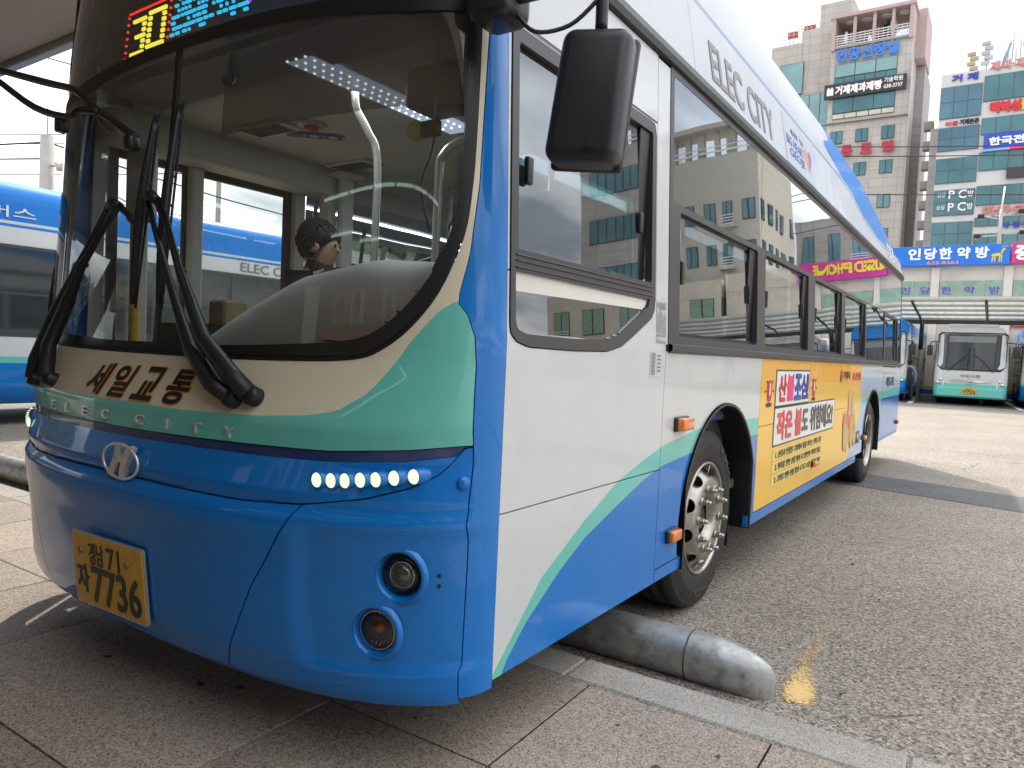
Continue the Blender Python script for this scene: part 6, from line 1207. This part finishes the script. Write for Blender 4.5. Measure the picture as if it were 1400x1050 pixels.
# --- person beside the buses, and the driver
def person(name, P, Rd, mats, label, parts=None, cat='person'):
    """P: joint positions, Rd radii; zones by function"""
    E = [('pelvis', 'waist'), ('waist', 'chest'), ('chest', 'neck'), ('neck', 'head0'), ('head0', 'head1')]
    for s_ in 'LR': E += [('chest', 'sh' + s_), ('sh' + s_, 'el' + s_), ('el' + s_, 'wr' + s_), ('wr' + s_, 'hd' + s_), ('pelvis', 'hip' + s_), ('hip' + s_, 'kn' + s_), ('kn' + s_, 'an' + s_), ('an' + s_, 'to' + s_)]
    bm = bmesh.new(); sk = bm.verts.layers.skin.verify(); V = {}
    for k, p in P.items():
        v = bm.verts.new(p); V[k] = v; r_ = Rd[k.rstrip('LR') if k not in Rd else k]; v[sk].radius = (r_, r_) if not isinstance(r_, tuple) else r_
    V['pelvis'][sk].use_root = True
    for a, c_ in E: bm.edges.new((V[a], V[c_]))
    me = bpy.data.meshes.new(name); bm.to_mesh(me); bm.free(); o = bpy.data.objects.new(name, me); COL.objects.link(o)
    md = o.modifiers.new('s', 'SKIN'); md.use_smooth_shade = True; o.modifiers.new('u', 'SUBSURF').levels = 2
    dg = bpy.context.evaluated_depsgraph_get(); dg.update(); nm = bpy.data.meshes.new_from_object(o.evaluated_get(dg)); o.modifiers.clear(); o.data = nm; bpy.data.meshes.remove(me)
    nm.materials.clear(); 
    for mt in mats: nm.materials.append(mt)
    for p in nm.polygons:
        c_ = p.center; p.use_smooth = True; best = min(P.keys(), key=lambda k: (Vector(P[k]) - c_).length); kk = best.rstrip('LR')
        p.material_index = 0 if kk in ('head0', 'head1', 'neck', 'hd') else (2 if kk in ('hip', 'kn', 'an', 'pelvis') else (3 if kk == 'to' else (4 if kk in ('el', 'wr', 'sh') else 1)))
    hc = (Vector(P['head0']) + Vector(P['head1'])) / 2; b = MB(); fd = (Vector(P['head0']) - Vector(P['neck'])); fd.z = 0; fd = fd.normalized() if fd.length > 1e-4 else Vector((0, -1, 0)); axh = (Vector((0, 0, 1)) - fd * .95).normalized()
    b.lathe([(.0005, .118)] + [(.100 * math.cos(t), .116 * math.sin(t)) for t in (1.3, 1.0, .7, .4, .1, -.2, -.45)] + [(.07, -.055)], hc - fd * .012 + Vector((0, 0, .012)), axh, mats[5], 22)
    rn = random.Random(2)
    for i in range(260):
        a_ = rn.uniform(0, 6.28); e_ = rn.uniform(-.3, 1.5); d_ = (axh.orthogonal().normalized() * math.cos(a_) + axh.cross(axh.orthogonal().normalized()) * math.sin(a_)) * math.cos(e_) + axh * math.sin(e_); q_ = hc - fd * .012 + Vector((0, 0, .012)) + d_ * .097; b.tube([q_, q_ + d_ * .006 + Vector((rn.gauss(0, .004), rn.gauss(0, .004), -.004)), q_ + d_ * .002 + Vector((rn.gauss(0, .006), rn.gauss(0, .006), -.026))], [.006, .0045, .001], mats[5], 4)
    b.build('hair', o); b = MB(); b.lathe([(.0005, .028), (.008, .012), (.011, -.004), (.0005, -.010)], hc + fd * .084 + Vector((0, 0, -.035)), (Vector((0, 0, 1)) * .9 - fd * .35), mats[0], 10); b.build('nose', o); b = MB(); b.lathe([(.058, -.02), (.066, .0), (.062, .045), (.052, .06)], Vector(P['neck']) - Vector((0, 0, .01)), (Vector((0, 0, 1)) + fd * .15), mats[1], 20); b.build('collar', o)
    sd0 = Vector((0, 0, 1)).cross(fd)
    for e_ in (1, -1):
        b = MB(); b.lathe([(.010, -.003), (.007, .003), (.0005, .004)], hc + fd * .080 + sd0 * e_ * .032 + Vector((0, 0, -.012)), fd, mats[5], 10); b.build('eye', o); b = MB(); sd = Vector((0, 0, 1)).cross(fd)
    for e_ in (1, -1): b.lathe([(.012, 0), (.026, .008), (.022, .014), (.0005, .010)], hc + sd * e_ * .082 + Vector((0, 0, -.03)), sd * e_, mats[0], 10)
    b.build('ears', o) 
    return props(o, label, cat)
SKIN = M('skin', (.50, .30, .20), .5); RD_ = dict(pelvis=(.15, .11), waist=(.145, .10), chest=(.16, .11), neck=.045, head0=(.075, .085), head1=(.085, .095), sh=.065, el=.045, wr=.034, hd=.04, hip=.09, kn=.062, an=.045, to=.045)
def joints(x, y, f, arms):
    J = {'pelvis': (0, 0, .93), 'waist': (0, 0, 1.10), 'chest': (0, 0, 1.34), 'neck': (0, -.01, 1.48), 'head0': (0, -.03, 1.55), 'head1': (0, -.02, 1.66), 'shL': (.17, 0, 1.40), 'shR': (-.17, 0, 1.40), 'hipL': (.10, 0, .88), 'hipR': (-.10, 0, .88), 'knL': (.12, -.02, .48), 'knR': (-.13, .0, .48), 'anL': (.13, .02, .09), 'anR': (-.15, .02, .09), 'toL': (.15, -.13, .04), 'toR': (-.18, -.13, .04)}
    J.update(arms); c_, s_ = math.cos(f), math.sin(f); return {k: (x + p[0] * c_ - p[1] * s_, y + p[0] * s_ + p[1] * c_, p[2]) for k, p in J.items()}
NAVY = M('navy_vest', (.02, .022, .035), .8); TRO = M('dark_trousers', (.02, .02, .025), .8); SHO = M('black_shoes', (.02, .02, .02), .4); LBL = M('light_blue_shirt', (.20, .28, .42), .8); HAIR = M('black_hair', (.01, .009, .008), .7)
J = joints(-.72, 32.6, math.pi + .3, {'elL': (.30, -.03, 1.20), 'wrL': (.20, -.20, 1.42), 'hdL': (.13, -.16, 1.53), 'elR': (-.25, .03, 1.14), 'wrR': (-.27, -.03, .90), 'hdR': (-.27, -.06, .80)})
person('person', J, RD_, [SKIN, NAVY, TRO, SHO, LBL, HAIR], 'person in dark vest and light blue sleeves standing between two far buses')
J = {k: (p[0], p[1], p[2] + .615 - .42) for k, p in joints(-.27, 1.08, 2.05, {'elL': (.24, -.06, 1.16), 'wrL': (.16, -.26, 1.20), 'hdL': (.10, -.34, 1.24), 'elR': (-.24, -.02, 1.14), 'wrR': (-.16, -.24, 1.16), 'hdR': (-.10, -.32, 1.20)}).items()}
for k in ('hipL', 'hipR', 'knL', 'knR', 'anL', 'anR', 'toL', 'toR', 'pelvis'):
    x_, y_, z_ = J[k]; J[k] = (x_, y_, {'an': .71, 'to': .665, 'kn': .92}.get(k[:2], z_ if k == 'pelvis' else z_))
person('person', J, RD_, [SKIN, NAVY, TRO, SHO, NAVY, HAIR], 'dark-haired person in dark clothes inside the near bus, behind its windshield')

# --- poles, wires and hills to the left
CONC = M('concrete_pole', (.36, .35, .33), .8, var=.12)
up1 = empty('utility_pole', (-22.3, 9.32, 0), label='concrete utility pole with a cross arm left of the near bus', category='utility pole', group='utility poles'); tube('pole_shaft', [(-22.3, 9.32, 0), (-22.3, 9.32, 7.3)], [.24, .19], CONC, up1, 14)
tube('cross_arm', [(-22.3, 9.32, 5.15), (-25.5, 8.1, 4.7)], .08, CONC, up1); tube('pole_tip', [(-22.3, 9.32, 7.3), (-22.3, 9.32, 8.6)], .02, GM_, up1, 5)
rbox('lamp_head', (-21.6, 9.5, 6.3), (.5, .3, .22), GM_, up1, .06); rbox('camera_head', (-25.0, 8.3, 5.05), (.4, .25, .2), GM_, up1, .05); tube('lamp_stem', [(-22.3, 9.32, 6.4), (-21.8, 9.4, 6.35)], .04, GM_, up1)
def fpole(x, y, h, lab):
    p = empty('utility_pole', (x, y, 0), label=lab, category='utility pole', group='utility poles'); tube('pole_shaft', [(x, y, 0), (x, y, h)], [.20, .14], CONC, p, 10); tube('pole_tip', [(x, y, h), (x, y, h + 1.3)], .03, GM_, p, 5)
    for z in (h - .3, h - 2.4):
        for s_ in (1,): tube('cross_arm', [(x - 1.6, y - .9, z), (x + 1.6, y + .9, z)], .06, GM_, p, 6)
        for k in (-1.4, -.7, .7, 1.4): tube('insulator', [(x + k, y + k * .56, z), (x + k, y + k * .56, z + .22)], .06, TXW, p, 6)
fpole(-40, 27, 14.2, 'thin utility pole with two cross arms seen through the bus windshield'); fpole(-70, 12, 15, 'distant utility pole with cross arms beyond the left edge')
WIRE = M('wire_black', (.03, .03, .03), .6)
wi_ = [((-90, -6, 13.2), (-40, 27, 13.9), (20, 60, 15)), ((-90, -7, 11.2), (-40, 27, 11.9), (20, 60, 12.6)), ((-60, -10, 7.6), (-22.3, 9.32, 7.1), (-30, 40, 9)), ((-60, -8, 9.0), (-22.3, 9.32, 6.6), (-60, 50, 9)), ((-55, -20, 12.5), (-38, 8, 13.5), (-30, 40, 15)), ((-55, -18, 13.5), (-38, 9, 14.6), (-30, 42, 16)), ((-90, -4, 14.2), (-40, 28, 14.8), (20, 62, 16))]
for k, w_ in enumerate(wi_):
    pts = []
    for a, c_ in zip(w_, w_[1:]):
        for t in np.linspace(0, 1, 9)[:-1]: pts.append((a[0] + (c_[0] - a[0]) * t, a[1] + (c_[1] - a[1]) * t, a[2] + (c_[2] - a[2]) * t - 3.2 * t * (1 - t)))
    pts.append(w_[-1]); tube('overhead_wire', pts, .034, WIRE, None, 4, label=['upper wire on the far utility poles', 'lower wire on the far utility poles', 'wire dipping to the top of the concrete pole', 'wire running down to the middle of the concrete pole', 'high slack wire crossing the sky at left', 'highest slack wire crossing the sky at left', 'topmost wire above the far utility poles'][k], category='wire', group='overhead wires')
HG = M('hill_forest', (.06, .085, .05), .95, var=.35, vs=.02)
b = MB(); n = 60; vs = []
rn = random.Random(5)
for i in range(n + 1):
    a = R(100 + 100 * i / n); hgt = 22 + 13 * math.sin(i * .22 + 1) + 6 * math.sin(i * .61) 
    for k in range(12): 
        r_ = 190 + k * 14; vs.append((math.cos(a) * r_ * 1.0, math.sin(a) * r_, max(-1, hgt * math.sin(min(1, k / 8) * math.pi / 2) + rn.uniform(-1.2, 1.2) * (k > 0)) if k else -1))
b.add(vs, [(i * 12 + k, i * 12 + k + 1, (i + 1) * 12 + k + 1, (i + 1) * 12 + k) for i in range(n) for k in range(11)], HG, True); b.build('hills', None, kind='structure')
b = MB()
for i in range(9000):
    a = R(rn.uniform(101, 199)); ii = (math.degrees(a) - 100) / 100 * n; hgt = 22 + 13 * math.sin(ii * .22 + 1) + 6 * math.sin(ii * .61); k = rn.uniform(1, 8.4); r_ = 190 + k * 14; z = hgt * math.sin(min(1, k / 8) * math.pi / 2); s_ = rn.uniform(1.2, 2.6); p = Vector((math.cos(a) * r_, math.sin(a) * r_, z + .6))
    b.add([p + Vector((rn.gauss(0, 1), rn.gauss(0, 1), rn.gauss(0, .8))) * s_ for _ in range(4)], [(0, 1, 2), (0, 2, 3), (0, 3, 1)], HG)
b.build('hill_woods', None, kind='stuff', label='wooded green ridge far behind the left bus', category='wood')

# ================================================================== TERMINAL BEHIND THE CAMERA
TB = empty('terminal_building', (-2, -6, 0), label='bus terminal front with glazed shop and deep canopy over the sidewalk', category='building')
SOF = M('canopy_soffit', (.34, .29, .24), .7, var=.08, vs=1, bump=.05); box('canopy', (-8.6, -.35, 4.38), (20, 5.2, .30), SOF, TB, .02); box('canopy', (2.0, -5.5, 4.38), (40, 5.1, .30), SOF, TB, .02); box('canopy_fascia', (-8.6, 2.30, 4.36), (20, .10, .40), M('fascia_grey', (.34, .34, .34), .5), TB, .01)
for x in (-16, -10.4, -7.2, -3.2, .8): box('soffit_beam', (x, -2.8, 4.17), (.22, 10, .14), SOF, TB, .01)
for x in (-15, -8.6): tube('canopy_column', [(x, -.6, 0), (x, -.6, 4.2)], .22, M('column_grey', (.45, .44, .42), .5), TB, 20)
box('wall', (2.0, -8.2, 3.6), (40, .3, 7.2), M('terminal_wall', (.42, .36, .29), .7), TB); box('wall', (2.0, -7.8, 3.45), (40, .5, 1.1), M('shop_header', (.16, .11, .08), .5), TB)
for k in range(18):
    x = -17 + k * 2.1; sw2 = box('shop_window', (x, -8.00, 1.7), (1.95, .08, 2.3), FRAME, TB); box('shop_pane', (x, -7.94, 1.7), (1.83, .03, 2.18), M('shop_glass_dark', (.05, .05, .045), .08, coat=1), sw2)
for k, (x, y_, z) in enumerate([(-3.1, -6.9, 4.12), (-1.75, -6.9, 4.12), (-.4, -6.9, 4.12), (.95, -6.9, 4.12), (2.3, -6.9, 4.12), (3.65, -6.9, 4.12), (-2.9, -7.6, 3.75), (-1.2, -7.6, 3.6)]):
    b = MB(); b.box((x, y_, z), (1.34, .12, .06), INTW, .01); b.build('lamp_housing', TB); tube('fluorescent_tube', [(x - .62, y_ + (.08 if k > 5 else 0), z - .05), (x + .62, y_ + (.08 if k > 5 else 0), z - .05)], .022, emis('tube_light', (.80, 1.0, .92), 1.0), TB, 8)
for k, (x, z, sx, sz, c_) in enumerate([(-2.6, 2.62, .85, .5, (.42, .20, .10)), (-1.65, 2.62, .85, .5, (.50, .42, .32)), (-.7, 2.62, .85, .5, (.35, .12, .08)), (.4, 2.62, .95, .5, (.45, .40, .30)), (1.6, 2.62, 1.1, .5, (.38, .16, .10)), (3.2, 2.62, 1.5, .5, (.5, .45, .38)), (-1.9, 2.05, 3.0, .42, (.55, .02, .05)), (1.2, 2.05, 2.0, .42, (.5, .5, .5)), (-4.3, 2.4, .8, 1.1, (.66, .64, .55)), (6.5, 2.3, 1.6, .9, (.4, .45, .5))]):
    q = box('shop_poster', (x, -7.50, z), (sx, .02, sz), M('poster_%d' % k, c_, .5, var=.25, vs=6, emit=c_, es=.16), TB)  # faint glow added to the posters so they show mirrored in the windshield
    if k < 6:
        b = MB(); b.lathe([(.2, 0), (.17, .006), (.0005, .006)], (x, -7.49, z), (0, 1, 0), M('dish_%d' % (k % 3), [(.55, .25, .08), (.45, .08, .04), (.6, .5, .35)][k % 3], .5, var=.4, vs=20), 20); b.build('dish_print', q)
box('shop_lintel', (0, -7.60, 2.35), (15, .16, 1.25), M('lintel_cream', (.36, .32, .24), .7), TB)
letter('poster_lettering', '맛있는 닭강정', lambda u, v, w_=0: Vector((-u, -7.485 + w_, v)), .7, 3.1, 1.90, 2.18, TXW, TB, .004, .02)
b = MB(); b.box((.2, -7.5, .55), (4.0, .4, .9), M('counter_yellow', (.45, .30, .05), .5), .02); b.build('shop_counter', TB)
